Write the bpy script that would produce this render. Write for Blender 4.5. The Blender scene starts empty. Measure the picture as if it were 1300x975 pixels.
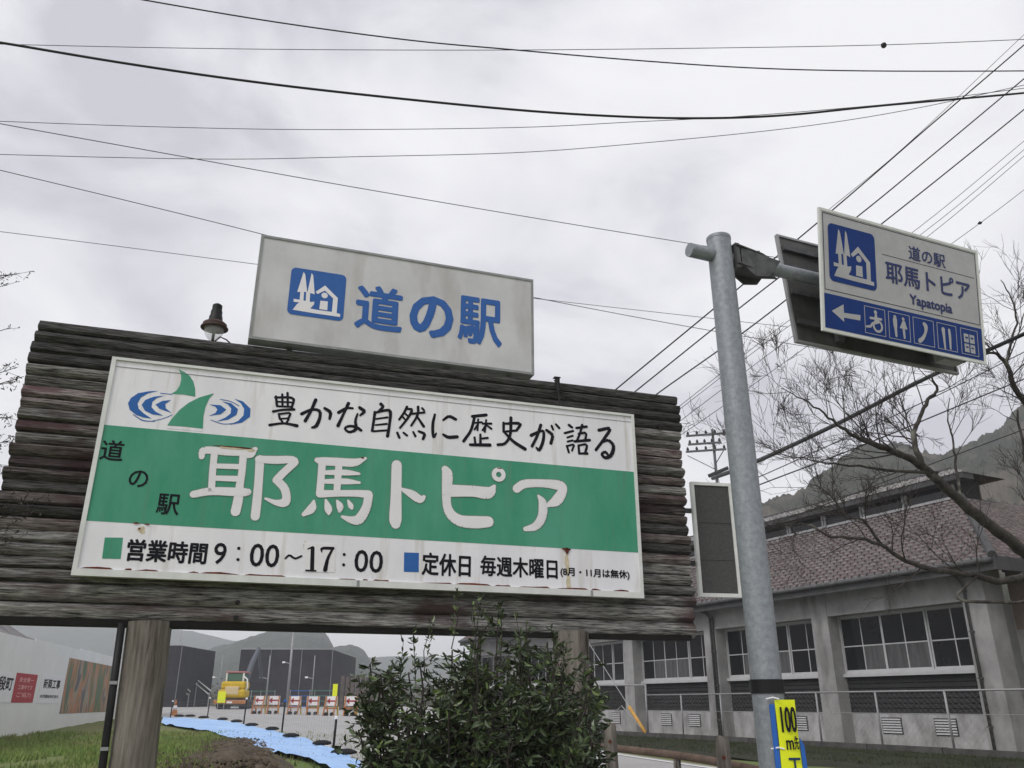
import bpy, math, random
import numpy as np
from mathutils import Vector, Matrix, noise
random.seed(7); rng = np.random.default_rng(7)
R = math.radians
SC = bpy.context.scene
COL = SC.collection

# ------------------------------------------------------------------ camera
EYE = 1.5; FPX = 1044.0; PITCH = R(21.2)
cd = bpy.data.cameras.new('camera'); cam = bpy.data.objects.new('camera', cd); COL.objects.link(cam)
cd.sensor_width = 36.0; cd.lens = 36.0 * FPX / 1300.0; cd.clip_start = .05; cd.clip_end = 6000
cam.location = (0, 0, EYE); cam.rotation_euler = (R(90) + PITCH, 0, 0); SC.camera = cam

# ------------------------------------------------------------------ sky and sun
SUN_EL, SUN_AZ = 45.0, 219.0           # sun behind the camera, a little to its left, behind the cloud
world = bpy.data.worlds.new('World'); SC.world = world; world.use_nodes = True
nt = world.node_tree; nt.nodes.clear()
def N(t, **k):
    n = nt.nodes.new(t)
    for a, b in k.items(): setattr(n, a, b)
    return n
sky = N('ShaderNodeTexSky'); sky.sky_type = 'NISHITA'; sky.sun_disc = False
sky.sun_elevation = R(SUN_EL); sky.sun_rotation = R(SUN_AZ)
bg1 = N('ShaderNodeBackground'); bg1.inputs[1].default_value = .07; nt.links.new(sky.outputs[0], bg1.inputs[0])
tc = N('ShaderNodeTexCoord'); mp = N('ShaderNodeMapping'); mp.inputs['Scale'].default_value = (1.0, 1.0, 2.0)
mp.inputs['Location'].default_value = (.35, .1, .2)
nt.links.new(tc.outputs['Generated'], mp.inputs[0])
n1 = N('ShaderNodeTexNoise'); n1.inputs['Scale'].default_value = 3.1; n1.inputs['Detail'].default_value = 9; n1.inputs['Roughness'].default_value = .52
n1.inputs['Distortion'].default_value = .35
nt.links.new(mp.outputs[0], n1.inputs['Vector'])
cr = N('ShaderNodeValToRGB'); e = cr.color_ramp.elements
e[0].position = .35; e[0].color = (.52, .515, .57, 1); e[1].position = .60; e[1].color = (.79, .787, .81, 1)
m_ = cr.color_ramp.elements.new(.47); m_.color = (.69, .685, .73, 1)
nt.links.new(n1.outputs[0], cr.inputs[0])
bg2 = N('ShaderNodeBackground'); bg2.inputs[1].default_value = 1.10; nt.links.new(cr.outputs[0], bg2.inputs[0])
mx = N('ShaderNodeMixShader'); mx.inputs[0].default_value = .95
nt.links.new(bg1.outputs[0], mx.inputs[1]); nt.links.new(bg2.outputs[0], mx.inputs[2])
wo = N('ShaderNodeOutputWorld'); nt.links.new(mx.outputs[0], wo.inputs[0])

sl = bpy.data.lights.new('sun', 'SUN'); sl.energy = 1.5; sl.angle = R(25); sl.color = (1, .97, .93)
so = bpy.data.objects.new('sun', sl); COL.objects.link(so)
az = R(SUN_AZ); el = R(SUN_EL)
sv = Vector((math.sin(az) * math.cos(el), math.cos(az) * math.cos(el), math.sin(el)))
so.rotation_euler = sv.to_track_quat('Z', 'Y').to_euler(); so.location = (0, 0, 30)
vs = SC.view_settings; vs.view_transform = 'Standard'; vs.look = 'None'; vs.exposure = .2; vs.gamma = 1
SC.cycles.use_denoising = True; SC.cycles.volume_bounces = 1

# ------------------------------------------------------------------ projection helpers
SP, CP = math.sin(PITCH), math.cos(PITCH)
def ray(x, y):
    u = (x - 650) / FPX; v = (487.5 - y) / FPX
    return Vector((u, CP - v * SP, SP + v * CP))
def at(x, y, Y):
    r = ray(x, y); return Vector((0, 0, EYE)) + r * (Y / r.y)
class Plane:
    """A place in the world with its own axes: A along, U up, N towards the viewer's side."""
    def __init__(s, O, A, U=(0, 0, 1)):
        s.O = Vector(O); s.A = Vector(A).normalized(); s.U = Vector(U).normalized(); s.N = s.A.cross(s.U).normalized()
    def p(s, a, u, d=0): return s.O + s.A * a + s.U * u + s.N * d
    def loc(s, px, py, d=0):
        r = ray(px, py); O = s.O + s.N * d; c = Vector((0, 0, EYE))
        t = (O - c).dot(s.N) / r.dot(s.N); q = c + r * t - O
        return q.dot(s.A), q.dot(s.U)
    def shift(s, d): return Plane(s.O + s.N * d, s.A, s.U)
def vplane(x, y, deg, z=0):
    a = R(deg); return Plane((x, y, z), (math.cos(a), math.sin(a), 0))

# ------------------------------------------------------------------ materials
MATS = {}
def mat(name, col, rough=.6, metal=0., spec=.22, var=.0, vscale=4., stretch=(1, 1, 1), bump=0., bscale=30., col2=None, trans=0., rnd=0., streak=None, coords='Object', detail=6, coat=0.):
    if name in MATS: return MATS[name]
    m = bpy.data.materials.new(name); MATS[name] = m; m.use_nodes = True
    t = m.node_tree; b = t.nodes['Principled BSDF']
    b.inputs['Base Color'].default_value = (*col, 1); b.inputs['Roughness'].default_value = rough
    b.inputs['Metallic'].default_value = metal
    b.inputs['Specular IOR Level'].default_value = spec
    if coat: b.inputs['Coat Weight'].default_value = coat
    if trans: b.inputs['Transmission Weight'].default_value = trans
    c2 = col2 if col2 else tuple(c * (1 - var) for c in col)
    out = None
    tcn = t.nodes.new('ShaderNodeTexCoord'); mpn = t.nodes.new('ShaderNodeMapping'); mpn.inputs['Scale'].default_value = stretch
    if coords == 'Tex':          # world-like coordinates turned along the billboard
        coords = 'Object'; ge = t.nodes.new('ShaderNodeNewGeometry'); tcn = t.nodes.new('ShaderNodeVectorRotate'); tcn.rotation_type = 'Z_AXIS'; tcn.inputs['Angle'].default_value = R(-18)
        t.links.new(ge.outputs['Position'], tcn.inputs['Vector']); src = tcn.outputs[0]
    else: src = tcn.outputs[coords]
    t.links.new(src, mpn.inputs[0])
    if var or col2:
        nz = t.nodes.new('ShaderNodeTexNoise'); nz.inputs['Scale'].default_value = vscale; nz.inputs['Detail'].default_value = detail; nz.inputs['Roughness'].default_value = .65
        t.links.new(mpn.outputs[0], nz.inputs['Vector'])
        rp = t.nodes.new('ShaderNodeValToRGB'); rp.color_ramp.elements[0].position = .35; rp.color_ramp.elements[1].position = .65
        rp.color_ramp.elements[0].color = (*c2, 1); rp.color_ramp.elements[1].color = (*col, 1)
        t.links.new(nz.outputs[0], rp.inputs[0]); out = rp.outputs[0]
        if streak:
            nz3 = t.nodes.new('ShaderNodeTexNoise'); nz3.inputs['Scale'].default_value = streak[1]; nz3.inputs['Detail'].default_value = 3
            mp3 = t.nodes.new('ShaderNodeMapping'); mp3.inputs['Scale'].default_value = streak[2]; mp3.inputs['Location'].default_value = (3.3, 1.7, 5.1)
            t.links.new(src, mp3.inputs[0]); t.links.new(mp3.outputs[0], nz3.inputs['Vector'])
            r3 = t.nodes.new('ShaderNodeValToRGB'); r3.color_ramp.elements[0].position = streak[3]; r3.color_ramp.elements[1].position = streak[4]
            t.links.new(nz3.outputs[0], r3.inputs[0])
            mxx = t.nodes.new('ShaderNodeMix'); mxx.data_type = 'RGBA'; t.links.new(r3.outputs[0], mxx.inputs['Factor'])
            t.links.new(out, mxx.inputs['A']); mxx.inputs['B'].default_value = (*streak[0], 1); out = mxx.outputs['Result']
    if rnd:
        oi = t.nodes.new('ShaderNodeObjectInfo'); mr = t.nodes.new('ShaderNodeMapRange')
        mr.inputs['To Min'].default_value = 1 - rnd; mr.inputs['To Max'].default_value = 1 + rnd
        t.links.new(oi.outputs['Random'], mr.inputs['Value'])
        hs = t.nodes.new('ShaderNodeHueSaturation'); t.links.new(mr.outputs[0], hs.inputs['Value'])
        if out: t.links.new(out, hs.inputs['Color'])
        else: hs.inputs['Color'].default_value = (*col, 1)
        out = hs.outputs[0]
    if out: t.links.new(out, b.inputs['Base Color'])
    if bump:
        nb = t.nodes.new('ShaderNodeTexNoise'); nb.inputs['Scale'].default_value = bscale; nb.inputs['Detail'].default_value = 5
        t.links.new(mpn.outputs[0], nb.inputs['Vector'])
        bm_ = t.nodes.new('ShaderNodeBump'); bm_.inputs['Strength'].default_value = bump; bm_.inputs['Distance'].default_value = .02
        t.links.new(nb.outputs[0], bm_.inputs['Height']); t.links.new(bm_.outputs[0], b.inputs['Normal'])
    return m

M_log = mat('weathered_log', (.40, .39, .37), .95, spec=.08, col2=(.016, .015, .015), vscale=12, stretch=(.5, 2.6, 7.5), bump=1.0, bscale=26, rnd=.5, detail=10, streak=((.085, .058, .058), 2.0, (.9, 1, 2.5), .52, .72), coords='Tex')
M_post = mat('post_wood', (.26, .235, .205), .9, col2=(.10, .085, .072), vscale=8, stretch=(2.5, 2.5, .22), bump=.8, bscale=14, detail=8, streak=((.035, .03, .025), 5, (2.0, 2.0, .22), .60, .68))
M_darkwood = mat('dark_wood', (.014, .013, .012), .9, var=.4)
M_white = mat('sign_white', (.86, .85, .88), .42, col2=(.76, .75, .79), vscale=1.6, stretch=(1.6, 1.6, .5), bump=.06, bscale=3, streak=((.52, .48, .42), 3, (4, 4, .35), .58, .85))
M_white2 = mat('lightbox_white', (.62, .615, .63), .5, col2=(.52, .515, .53), vscale=2.2, streak=((.36, .34, .32), 2, (2, 2, .6), .55, .85))
M_frame = mat('white_frame', (.74, .75, .73), .45, var=.15, vscale=6)
M_frame2 = mat('grey_frame', (.33, .34, .34), .5, var=.3, vscale=6)
M_green = mat('sign_green', (.045, .28, .165), .42, col2=(.085, .33, .22), vscale=2.2, stretch=(1.5, 1.5, .5), bump=.06, bscale=3, streak=((.10, .25, .16), 4, (5, 5, .3), .6, .85))
M_blue = mat('sign_blue', (.03, .135, .43), .45, var=.12, vscale=3)
M_rblue = mat('road_sign_blue', (.008, .040, .21), .45, spec=.1, var=.15, vscale=3)
M_rwhite = mat('road_sign_white', (.46, .455, .475), .4, col2=(.40, .395, .41), vscale=5)
M_ink = mat('ink_black', (.012, .012, .018), .6, spec=.08)
M_letter = mat('letter_white', (.82, .80, .82), .5, var=.06)
M_ledge = mat('letter_edge', (.17, .26, .20), .6)
M_lblue = mat('letter_blue', (.035, .125, .40), .5, var=.1, vscale=20)
M_rust = mat('rust', (.20, .05, .025), .9, col2=(.05, .015, .012), vscale=40)
M_ruststain = mat('rust_stain', (.68, .60, .42), .8, var=.3, vscale=30)
M_galv = mat('galvanised_steel', (.31, .335, .36), .55, metal=.3, col2=(.225, .24, .265), vscale=26, bump=.15, bscale=60, detail=9)
M_galvd = mat('dull_steel', (.13, .13, .135), .6, metal=.4, var=.5, vscale=10)
M_back = mat('sign_back_metal', (.12, .12, .115), .55, metal=.3, var=.4, vscale=4)
M_black = mat('black_plastic', (.012, .012, .013), .5)
M_mesh = mat('dark_mesh_panel', (.085, .085, .085), .8, var=.25, vscale=40, bump=.3, bscale=200)
M_conc = mat('building_concrete', (.37, .365, .365), .9, col2=(.25, .245, .245), vscale=1.2, bump=.2, bscale=20, streak=((.13, .125, .12), 2, (1, 1, .3), .55, .8))
M_plaster = mat('base_plaster', (.48, .47, .49), .9, col2=(.24, .235, .235), vscale=2.2, stretch=(1, 1, .6), bump=.15)
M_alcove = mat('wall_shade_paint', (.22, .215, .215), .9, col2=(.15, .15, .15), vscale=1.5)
M_glass = mat('window_glass', (.012, .013, .016), .12, spec=.4, var=.5, vscale=.7)
M_curt = mat('curtained_glass', (.12, .12, .125), .2, var=.45, vscale=2.5, stretch=(4, 4, .4))
M_wframe = mat('window_frame', (.50, .50, .51), .5, var=.15)
M_slat = mat('dark_slat', (.028, .028, .029), .8, var=.4, vscale=4)
M_tile = mat('roof_tile', (.155, .118, .115), .85, spec=.1, col2=(.085, .064, .064), vscale=5, bump=.2, rnd=.1, streak=((.20, .165, .16), 3.5, (1, 1, 1), .58, .75))
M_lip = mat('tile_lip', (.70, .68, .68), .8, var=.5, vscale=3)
M_ridge = mat('roof_fascia', (.085, .085, .088), .75, var=.35, vscale=3)
M_asphalt = mat('asphalt', (.40, .395, .39), .9, col2=(.32, .315, .31), vscale=.35, bump=.2, bscale=60)
M_asphalt_d = mat('old_asphalt', (.19, .19, .20), .9, col2=(.14, .14, .145), vscale=.6, bump=.3, bscale=60)
M_paint = mat('road_paint', (.72, .72, .70), .8, var=.15)
M_kerb = mat('kerb_stone', (.10, .098, .094), .9, var=.45, vscale=2.5, bump=.4)
M_earth = mat('earth', (.115, .088, .062), .95, col2=(.045, .036, .026), vscale=5, bump=.8, bscale=12)
M_tarp = mat('blue_tarp', (.24, .44, .80), .45, col2=(.36, .57, .88), vscale=1.6, bump=.6, bscale=2.5)
M_sand = mat('black_sandbag', (.02, .02, .022), .8, var=.4, vscale=10)
M_hoard = mat('hoarding_white', (.80, .80, .785), .5, var=.08, vscale=.8)
M_red = mat('poster_red', (.45, .045, .06), .6, var=.2, vscale=3)
M_pink = mat('poster_pink', (.75, .40, .38), .6)
M_shot = mat('sprayed_concrete', (.25, .235, .235), .95, col2=(.15, .14, .14), vscale=.45, bump=.8, bscale=2, detail=10)
M_yellow = mat('machine_yellow', (.62, .42, .02), .5, var=.2, vscale=3)
M_orange = mat('orange_paint', (.50, .20, .06), .6, var=.45, vscale=8)
M_yflag = mat('banner_yellow', (.78, .85, .02), .6, var=.06)
M_bflag = mat('banner_blue', (.03, .14, .50), .6, var=.2)
M_net = mat('black_net', (.040, .038, .046), .9, col2=(.024, .024, .028), vscale=1.2)
M_netg = mat('grey_steel', (.35, .35, .36), .6, metal=.3, var=.2)
M_wire = mat('cable_black', (.02, .02, .022), .6)
M_wiret = mat('cable_grey', (.09, .09, .10), .6)
M_bark = mat('cherry_bark', (.080, .070, .062), .95, col2=(.025, .021, .020), vscale=9, bump=.7, bscale=30, streak=((.20, .20, .17), 3, (1, 1, 1), .62, .74))
M_twig = mat('twig_bark', (.055, .046, .042), .95, var=.3)
def leafmat(name, c1, c2):
    m = mat(name, c1, .33, col2=c2, vscale=9, rnd=.3, spec=.4); return m
M_leaf = leafmat('camellia_leaf', (.082, .112, .050), (.036, .056, .028))
M_leaf2 = leafmat('camellia_leaf_fresh', (.15, .20, .06), (.07, .11, .04))
M_leaf3 = leafmat('dark_red_leaf', (.06, .035, .035), (.03, .02, .02))
M_grass = mat('grass_blades', (.15, .25, .055), .85, col2=(.22, .22, .09), vscale=.8)
M_turf = mat('turf', (.11, .17, .045), .95, col2=(.16, .14, .065), vscale=.7, bump=1, bscale=18, detail=9)
M_hedge = mat('moss_bank', (.035, .040, .020), .95, col2=(.022, .022, .015), vscale=2.5, bump=1, bscale=9)
M_hill = mat('forest', (.068, .070, .052), 1, col2=(.018, .022, .018), vscale=.28, bump=0, spec=0, detail=10, streak=((.105, .09, .075), .05, (1, 1, 1), .52, .62))
M_hill2 = mat('far_forest', (.055, .065, .055), 1, col2=(.035, .045, .04), vscale=.03, spec=0, detail=9)

# ------------------------------------------------------------------ mesh helpers
class MB:
    def __init__(s): s.v = []; s.f = []; s.m = []; s.mats = []; s.sm = False
    def mi(s, m):
        if m not in s.mats: s.mats.append(m)
        return s.mats.index(m)
    def add(s, vs, fs, m=None):
        k = len(s.v); s.v += [tuple(v) for v in vs]; i = s.mi(m) if m else 0
        s.f += [tuple(a + k for a in f) for f in fs]; s.m += [i] * len(fs)
    def hexa(s, c, m=None):       # 8 corners: bottom 4, top 4
        s.add(c, [(0, 3, 2, 1), (4, 5, 6, 7), (0, 1, 5, 4), (1, 2, 6, 5), (2, 3, 7, 6), (3, 0, 4, 7)], m)
    def box(s, pl, a0, a1, u0, u1, d0, d1, m=None):
        s.hexa([pl.p(a0, u0, d1), pl.p(a1, u0, d1), pl.p(a1, u0, d0), pl.p(a0, u0, d0),
                pl.p(a0, u1, d1), pl.p(a1, u1, d1), pl.p(a1, u1, d0), pl.p(a0, u1, d0)], m)
    def poly(s, pl, pts, d, m=None): s.add([pl.p(a, u, d) for a, u in pts], [tuple(range(len(pts)))], m)
    def prism(s, pl, pts, d0, d1, m=None):
        n = len(pts); A = [pl.p(a, u, d1) for a, u in pts] + [pl.p(a, u, d0) for a, u in pts]
        s.add(A, [tuple(range(n)), tuple(range(2 * n - 1, n - 1, -1))] + [(i, n + i, n + (i + 1) % n, (i + 1) % n) for i in range(n)], m)
    def tube(s, pts, r, n=8, m=None, cap=True):
        pts = [Vector(q) for q in pts]; rs = r if isinstance(r, (list, tuple)) else [r] * len(pts)
        t = (pts[1] - pts[0]).normalized(); ref = Vector((0, 0, 1)) if abs(t.z) < .9 else Vector((1, 0, 0))
        x = t.cross(ref).normalized(); vs = []; k = len(pts)
        for i, q in enumerate(pts):
            t = (pts[min(i + 1, k - 1)] - pts[max(i - 1, 0)])
            t = t.normalized() if t.length > 1e-9 else Vector((0, 0, 1))
            x = (x - t * x.dot(t)).normalized(); y = t.cross(x)
            for j in range(n):
                a = 2 * math.pi * j / n; vs.append(q + (x * math.cos(a) + y * math.sin(a)) * rs[i])
        fs = [(i * n + j, i * n + (j + 1) % n, (i + 1) * n + (j + 1) % n, (i + 1) * n + j) for i in range(k - 1) for j in range(n)]
        if cap: fs += [tuple(range(n - 1, -1, -1)), tuple(range((k - 1) * n, k * n))]
        s.add(vs, fs, m)
    def lathe(s, c, prof, n=16, m=None):
        c = Vector(c); vs = [(c.x + r * math.cos(2 * math.pi * j / n), c.y + r * math.sin(2 * math.pi * j / n), c.z + z) for r, z in prof for j in range(n)]
        k = len(prof); fs = [(i * n + j, i * n + (j + 1) % n, (i + 1) * n + (j + 1) % n, (i + 1) * n + j) for i in range(k - 1) for j in range(n)]
        fs += [tuple(range(n - 1, -1, -1)), tuple(range((k - 1) * n, k * n))]; s.add(vs, fs, m)
    def build(s, name, material=None, parent=None, smooth=False, kind=None):
        P = Vector((0, 0, 0)); Mi = None
        q = parent
        while q is not None: P = P + Vector(q.location); q = q.parent
        me = bpy.data.meshes.new(name)
        off = P if parent is not None else (Vector(s.v[0]) if s.v else P)
        if parent is None:
            arr = np.array(s.v, dtype=float); off = Vector((float(arr[:, 0].mean()), float(arr[:, 1].mean()), float(arr[:, 2].min())))
        me.from_pydata([(v[0] - off.x, v[1] - off.y, v[2] - off.z) for v in s.v], [], s.f)
        ml = s.mats if s.mats else ([material] if material else [])
        for m in ml: me.materials.append(m)
        if len(ml) > 1: me.polygons.foreach_set('material_index', s.m)
        if smooth: me.polygons.foreach_set('use_smooth', [True] * len(me.polygons))
        me.update()
        o = bpy.data.objects.new(name, me); COL.objects.link(o)
        if parent is not None: o.parent = parent
        else: o.location = off
        if kind: o['kind'] = kind
        return o
def auto_smooth(o, ang=40):
    me = o.data
    me.polygons.foreach_set('use_smooth', [True] * len(me.polygons)); me.set_sharp_from_angle(angle=R(ang)); return o
def tag(o, label, cat, group=None):
    o['label'] = label; o['category'] = cat
    if group: o['group'] = group
    return o
def thing(name, label, cat, loc, group=None):
    o = bpy.data.objects.new(name, None); COL.objects.link(o); o.location = loc; o.empty_display_size = .2
    return tag(o, label, cat, group)
def subpart(o, parent_part):      # o was built in its thing's coordinates
    o.parent = parent_part; return o
def link_copy(o, parent=None, loc=None):
    c = o.copy(); COL.objects.link(c)
    if parent is not None: c.parent = parent
    if loc is not None: c.location = loc
    return c
def copy_thing(o, loc, label, rz=None):
    c = o.copy(); COL.objects.link(c); c.location = loc; c['label'] = label
    if rz is not None: c.rotation_euler.z = rz
    for ch in [q for q in bpy.data.objects if q.parent == o]:
        d = ch.copy(); COL.objects.link(d); d.parent = c
    return c

# lettering ---------------------------------------------------------------
def text_shape(body, size=1.0):
    c = bpy.data.curves.new('tmp', 'FONT'); c.body = body; c.resolution_u = 3
    o = bpy.data.objects.new('tmp', c); COL.objects.link(o); bpy.context.view_layer.update()
    me = bpy.data.meshes.new_from_object(o.evaluated_get(bpy.context.evaluated_depsgraph_get()))
    v = np.array([q.co[:2] for q in me.vertices]); f = [tuple(p.vertices) for p in me.polygons]
    bpy.data.objects.remove(o); bpy.data.curves.remove(c); bpy.data.meshes.remove(me)
    return v, f
def text(mb, pl, body, bl, tr, d, m, bold=.0, nib=None, px=True):
    """Lettering fitted between its lower left and upper right corner (in the plane)."""
    v, f = text_shape(body); lo, hi = v.min(0), v.max(0)
    a0, u0 = pl.loc(*bl, d) if px else bl; a1, u1 = pl.loc(*tr, d) if px else tr
    h = u1 - u0; k = 8 if bold else 1
    ln = len(v)
    b = bold * h; w = (v - lo) / (hi - lo) * np.array([a1 - a0 - 2 * b, u1 - u0 - 2 * b]) + np.array([a0 + b, u0 + b])
    offs = [(0, 0)]
    if bold: offs += [(b * math.cos(2 * math.pi * i / 8), b * math.sin(2 * math.pi * i / 8)) for i in range(8)]
    if bold > .02: offs += [(b * .5 * math.cos(2 * math.pi * i / 6), b * .5 * math.sin(2 * math.pi * i / 6)) for i in range(6)]
    for i, (x, y) in enumerate(offs):
        mb.add([pl.p(q[0] + x, q[1] + y, d + i * 1e-4) for q in w], f, m)
    return mb
def smooth_line(P, n=5):
    P = [np.array(p, float) for p in P]
    if len(P) < 3: return P
    out = []; Q = [2 * P[0] - P[1]] + P + [2 * P[-1] - P[-2]]
    for i in range(1, len(Q) - 2):
        for k in range(n):
            t = k / n; a, b, c, d = Q[i - 1:i + 3]
            out.append(.5 * ((2 * b) + (c - a) * t + (2 * a - 5 * b + 4 * c - d) * t * t + (3 * b - a - 3 * c + d) * t ** 3))
    out.append(P[-1]); return out
def strokes(mb, pl, lst, org, sc, d, m, grow=0., step=5e-4, sm=True):
    """Brush strokes: each a line of (x, y, half width)."""
    i = 0
    for S in lst:
        L = [(org[0] + x / sc, org[1] + y / sc, r / sc + grow) for x, y, r in S]
        pts = []
        for x, y, r in L:
            a, u = pl.loc(x, y, d); a2, u2 = pl.loc(x + 1, y, d)
            pts.append((a, u, r * math.hypot(a2 - a, u2 - u)))
        if sm: pts = smooth_line(pts)
        for k in range(len(pts) - 1):
            p, q = pts[k], pts[k + 1]; dx, dy = q[0] - p[0], q[1] - p[1]; l = math.hypot(dx, dy)
            if l < 1e-6: continue
            nx, ny = -dy / l, dx / l; i += 1
            mb.poly(pl, [(p[0] - nx * p[2], p[1] - ny * p[2]), (q[0] - nx * q[2], q[1] - ny * q[2]), (q[0] + nx * q[2], q[1] + ny * q[2]), (p[0] + nx * p[2], p[1] + ny * p[2])], d + (i % 61) * 4e-5, m)
        for k, p in enumerate(pts):
            if k % 2 == 0 or k == len(pts) - 1 or not sm:
                i += 1; mb.poly(pl, [(p[0] + p[2] * math.cos(t * math.pi / 5), p[1] + p[2] * math.sin(t * math.pi / 5)) for t in range(10)], d + (i % 61) * 4e-5, m)
def ppoly(mb, pl, pts, org, sc, d, m, sm=False):
    q = [pl.loc(org[0] + x / sc, org[1] + y / sc, d) for x, y in pts]
    if sm: q = [tuple(w) for w in smooth_line([(*w, 0) for w in q + [q[0]]], 4)]; q = [(w[0], w[1]) for w in q[:-1]]
    mb.poly(pl, q, d, m)
def ring(mb, pl, c, r0, r1, d, m, n=24):
    vs = [pl.p(c[0] + r * math.cos(2 * math.pi * i / n), c[1] + r * math.sin(2 * math.pi * i / n), d) for r in (r0, r1) for i in range(n)]
    mb.add(vs, [(i, (i + 1) % n, n + (i + 1) % n, n + i) for i in range(n)], m)

# ================================================================== GROUND
def sm(a, b, x):
    t = min(1, max(0, (x - a) / (b - a))); return t * t * (3 - 2 * t)
def ground(x, y):
    left = 1 - sm(-.05, .12, x / max(y, 1))
    z = sm(6.5, 13, y) * .42 + sm(15, 45, y) * .40 * left + sm(48, 64, y) * .33 * left
    if x < 0:   # grass bank that swells on the left
        z += .26 * math.exp(-((x + 7.2) / 3.0) ** 2 - ((y - 15.5) / 6) ** 2)
        z += .16 * math.exp(-((x + 4.2) / 1.6) ** 2 - ((y - 13.5) / 3.0) ** 2)
    return z
def axis(lo, mid0, mid1, hi, fine, n):
    a = list(np.arange(mid0, mid1, fine)); g = lambda s, e: list(s + (e - s) * (np.linspace(0, 1, n) ** 2.5))
    return sorted(set([round(v, 3) for v in g(mid0, lo) + a + g(mid1, hi)]))
xs = axis(-1500, -22, 26, 1500, .7, 14); ys = axis(-300, -4, 62, 2600, .7, 14)
mb = MB(); mb.v = [(x, y, ground(x, y) + (.03 * noise.noise(Vector((x * 1.3, y * 1.3, 0))) if -22 < x < 26 and 6 < y < 60 else 0)) for y in ys for x in xs]
nx = len(xs); mb.f = [(j * nx + i, j * nx + i + 1, (j + 1) * nx + i + 1, (j + 1) * nx + i) for j in range(len(ys) - 1) for i in range(nx - 1)]
mb.m = [0] * len(mb.f); mb.build('ground', M_turf, smooth=True, kind='structure')

def sheet(pts_l, pts_r, dz, n=40, sub=5):
    """strip draped over the ground between two polylines"""
    def res(P, t):
        P = [Vector((*p, 0)) for p in P]; L = [0]
        for a, b in zip(P, P[1:]): L.append(L[-1] + (b - a).length)
        d = t * L[-1]
        for i in range(len(P) - 1):
            if d <= L[i + 1] + 1e-9: return P[i].lerp(P[i + 1], (d - L[i]) / (L[i + 1] - L[i]))
        return P[-1]
    m = MB()
    for i in range(n + 1):
        a, b = res(pts_l, i / n), res(pts_r, i / n)
        for j in range(sub + 1):
            q = a.lerp(b, j / sub); m.v.append((q.x, q.y, ground(q.x, q.y) + dz))
    w = sub + 1; m.f = [(i * w + j, i * w + j + 1, (i + 1) * w + j + 1, (i + 1) * w + j) for i in range(n) for j in range(sub)]
    m.m = [0] * len(m.f); return m
# the road runs from the right foreground away to the left, then opens into the yard far off
RR = [(7.2, 3), (6.0, 7), (4.7, 12), (3.55, 16), (2.3, 20.5), (1.5, 26), (1.6, 34), (2.5, 48), (4, 75), (5, 130)]
RL = [(1.2, 3), (.9, 7), (.3, 12), (-2.4, 16), (-6.0, 22), (-9.0, 29), (-13, 37), (-20, 48), (-34, 75), (-60, 130)]
sheet(RL, RR, .035, 110, 12).build('road', M_asphalt, kind='structure')
sheet([(x - .35, y) for x, y in RR[:8]], [(x - .22, y) for x, y in RR[:8]], .045, 70, 1).build('road_edge_line', M_paint, kind='structure')
sheet([(x + .9, y + .4) for x, y in RL[1:7]], [(x + 1.05, y + .4) for x, y in RL[1:7]], .045, 60, 1).build('road_edge_line', M_paint, kind='structure')
sheet([(-9, 47.5), (-4, 46.5), (3, 46)], [(-9, 47.9), (-4, 46.9), (3, 46.4)], .046, 20, 1).build('road_stop_line', M_paint, kind='structure')

# bare soil heap in front of the sheeting, with clods
def onground(px, py):
    r = ray(px, py); t = 1.
    for _ in range(4000):
        q = Vector((0, 0, EYE)) + r * t
        if q.z < ground(q.x, q.y): break
        t += .02
    return q
def heap_x(y): return -4.45 - .30 * (y - 15)
m = MB(); G = 46
for j in range(G + 1):
    for i in range(G + 1):
        y = 10.5 + 14.5 * j / G; x = heap_x(y) - 2.6 + 5.0 * i / G
        w = (1 - sm(.35, 1.3, x - heap_x(y))) * math.exp(-((x - heap_x(y)) / 1.15) ** 2) * sm(10.5, 13.5, y) * (1 - sm(20.5, 25, y))
        z = ground(x, y) - .06 - .06 * sm(.6, 1.5, x - heap_x(y)) + .15 * w + .16 * w * noise.noise(Vector((x * 2, y * 2, 2))) + .03 * noise.noise(Vector((x * 6, y * 6, 2)))
        m.v.append((x, y, z))
m.f = [(j * (G + 1) + i, j * (G + 1) + i + 1, (j + 1) * (G + 1) + i + 1, (j + 1) * (G + 1) + i) for j in range(G) for i in range(G)]; m.m = [0] * len(m.f)
m.build('soil_heap', M_earth, smooth=True, kind='structure')
m = MB()
for _ in range(1800):
    y = random.uniform(11, 24); x = heap_x(y) - .2 + random.gauss(0, .6); s = random.uniform(.012, .06)
    if x > heap_x(y) + .45: continue
    z = ground(x, y) + .08 * math.exp(-((x - heap_x(y)) / 1.1) ** 2)
    vs = [(x + s * random.uniform(.6, 1.3) * a, y + s * random.uniform(.6, 1.3) * b, z + s * c) for a, b, c in ((1, 0, 0), (-1, 0, 0), (0, 1, 0), (0, -1, 0), (0, 0, .9), (0, 0, -1))]
    m.add(vs, [(0, 2, 4), (2, 1, 4), (1, 3, 4), (3, 0, 4), (2, 0, 5), (1, 2, 5), (3, 1, 5), (0, 3, 5)])
m.build('soil_clods', M_earth, kind='stuff')
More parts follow.
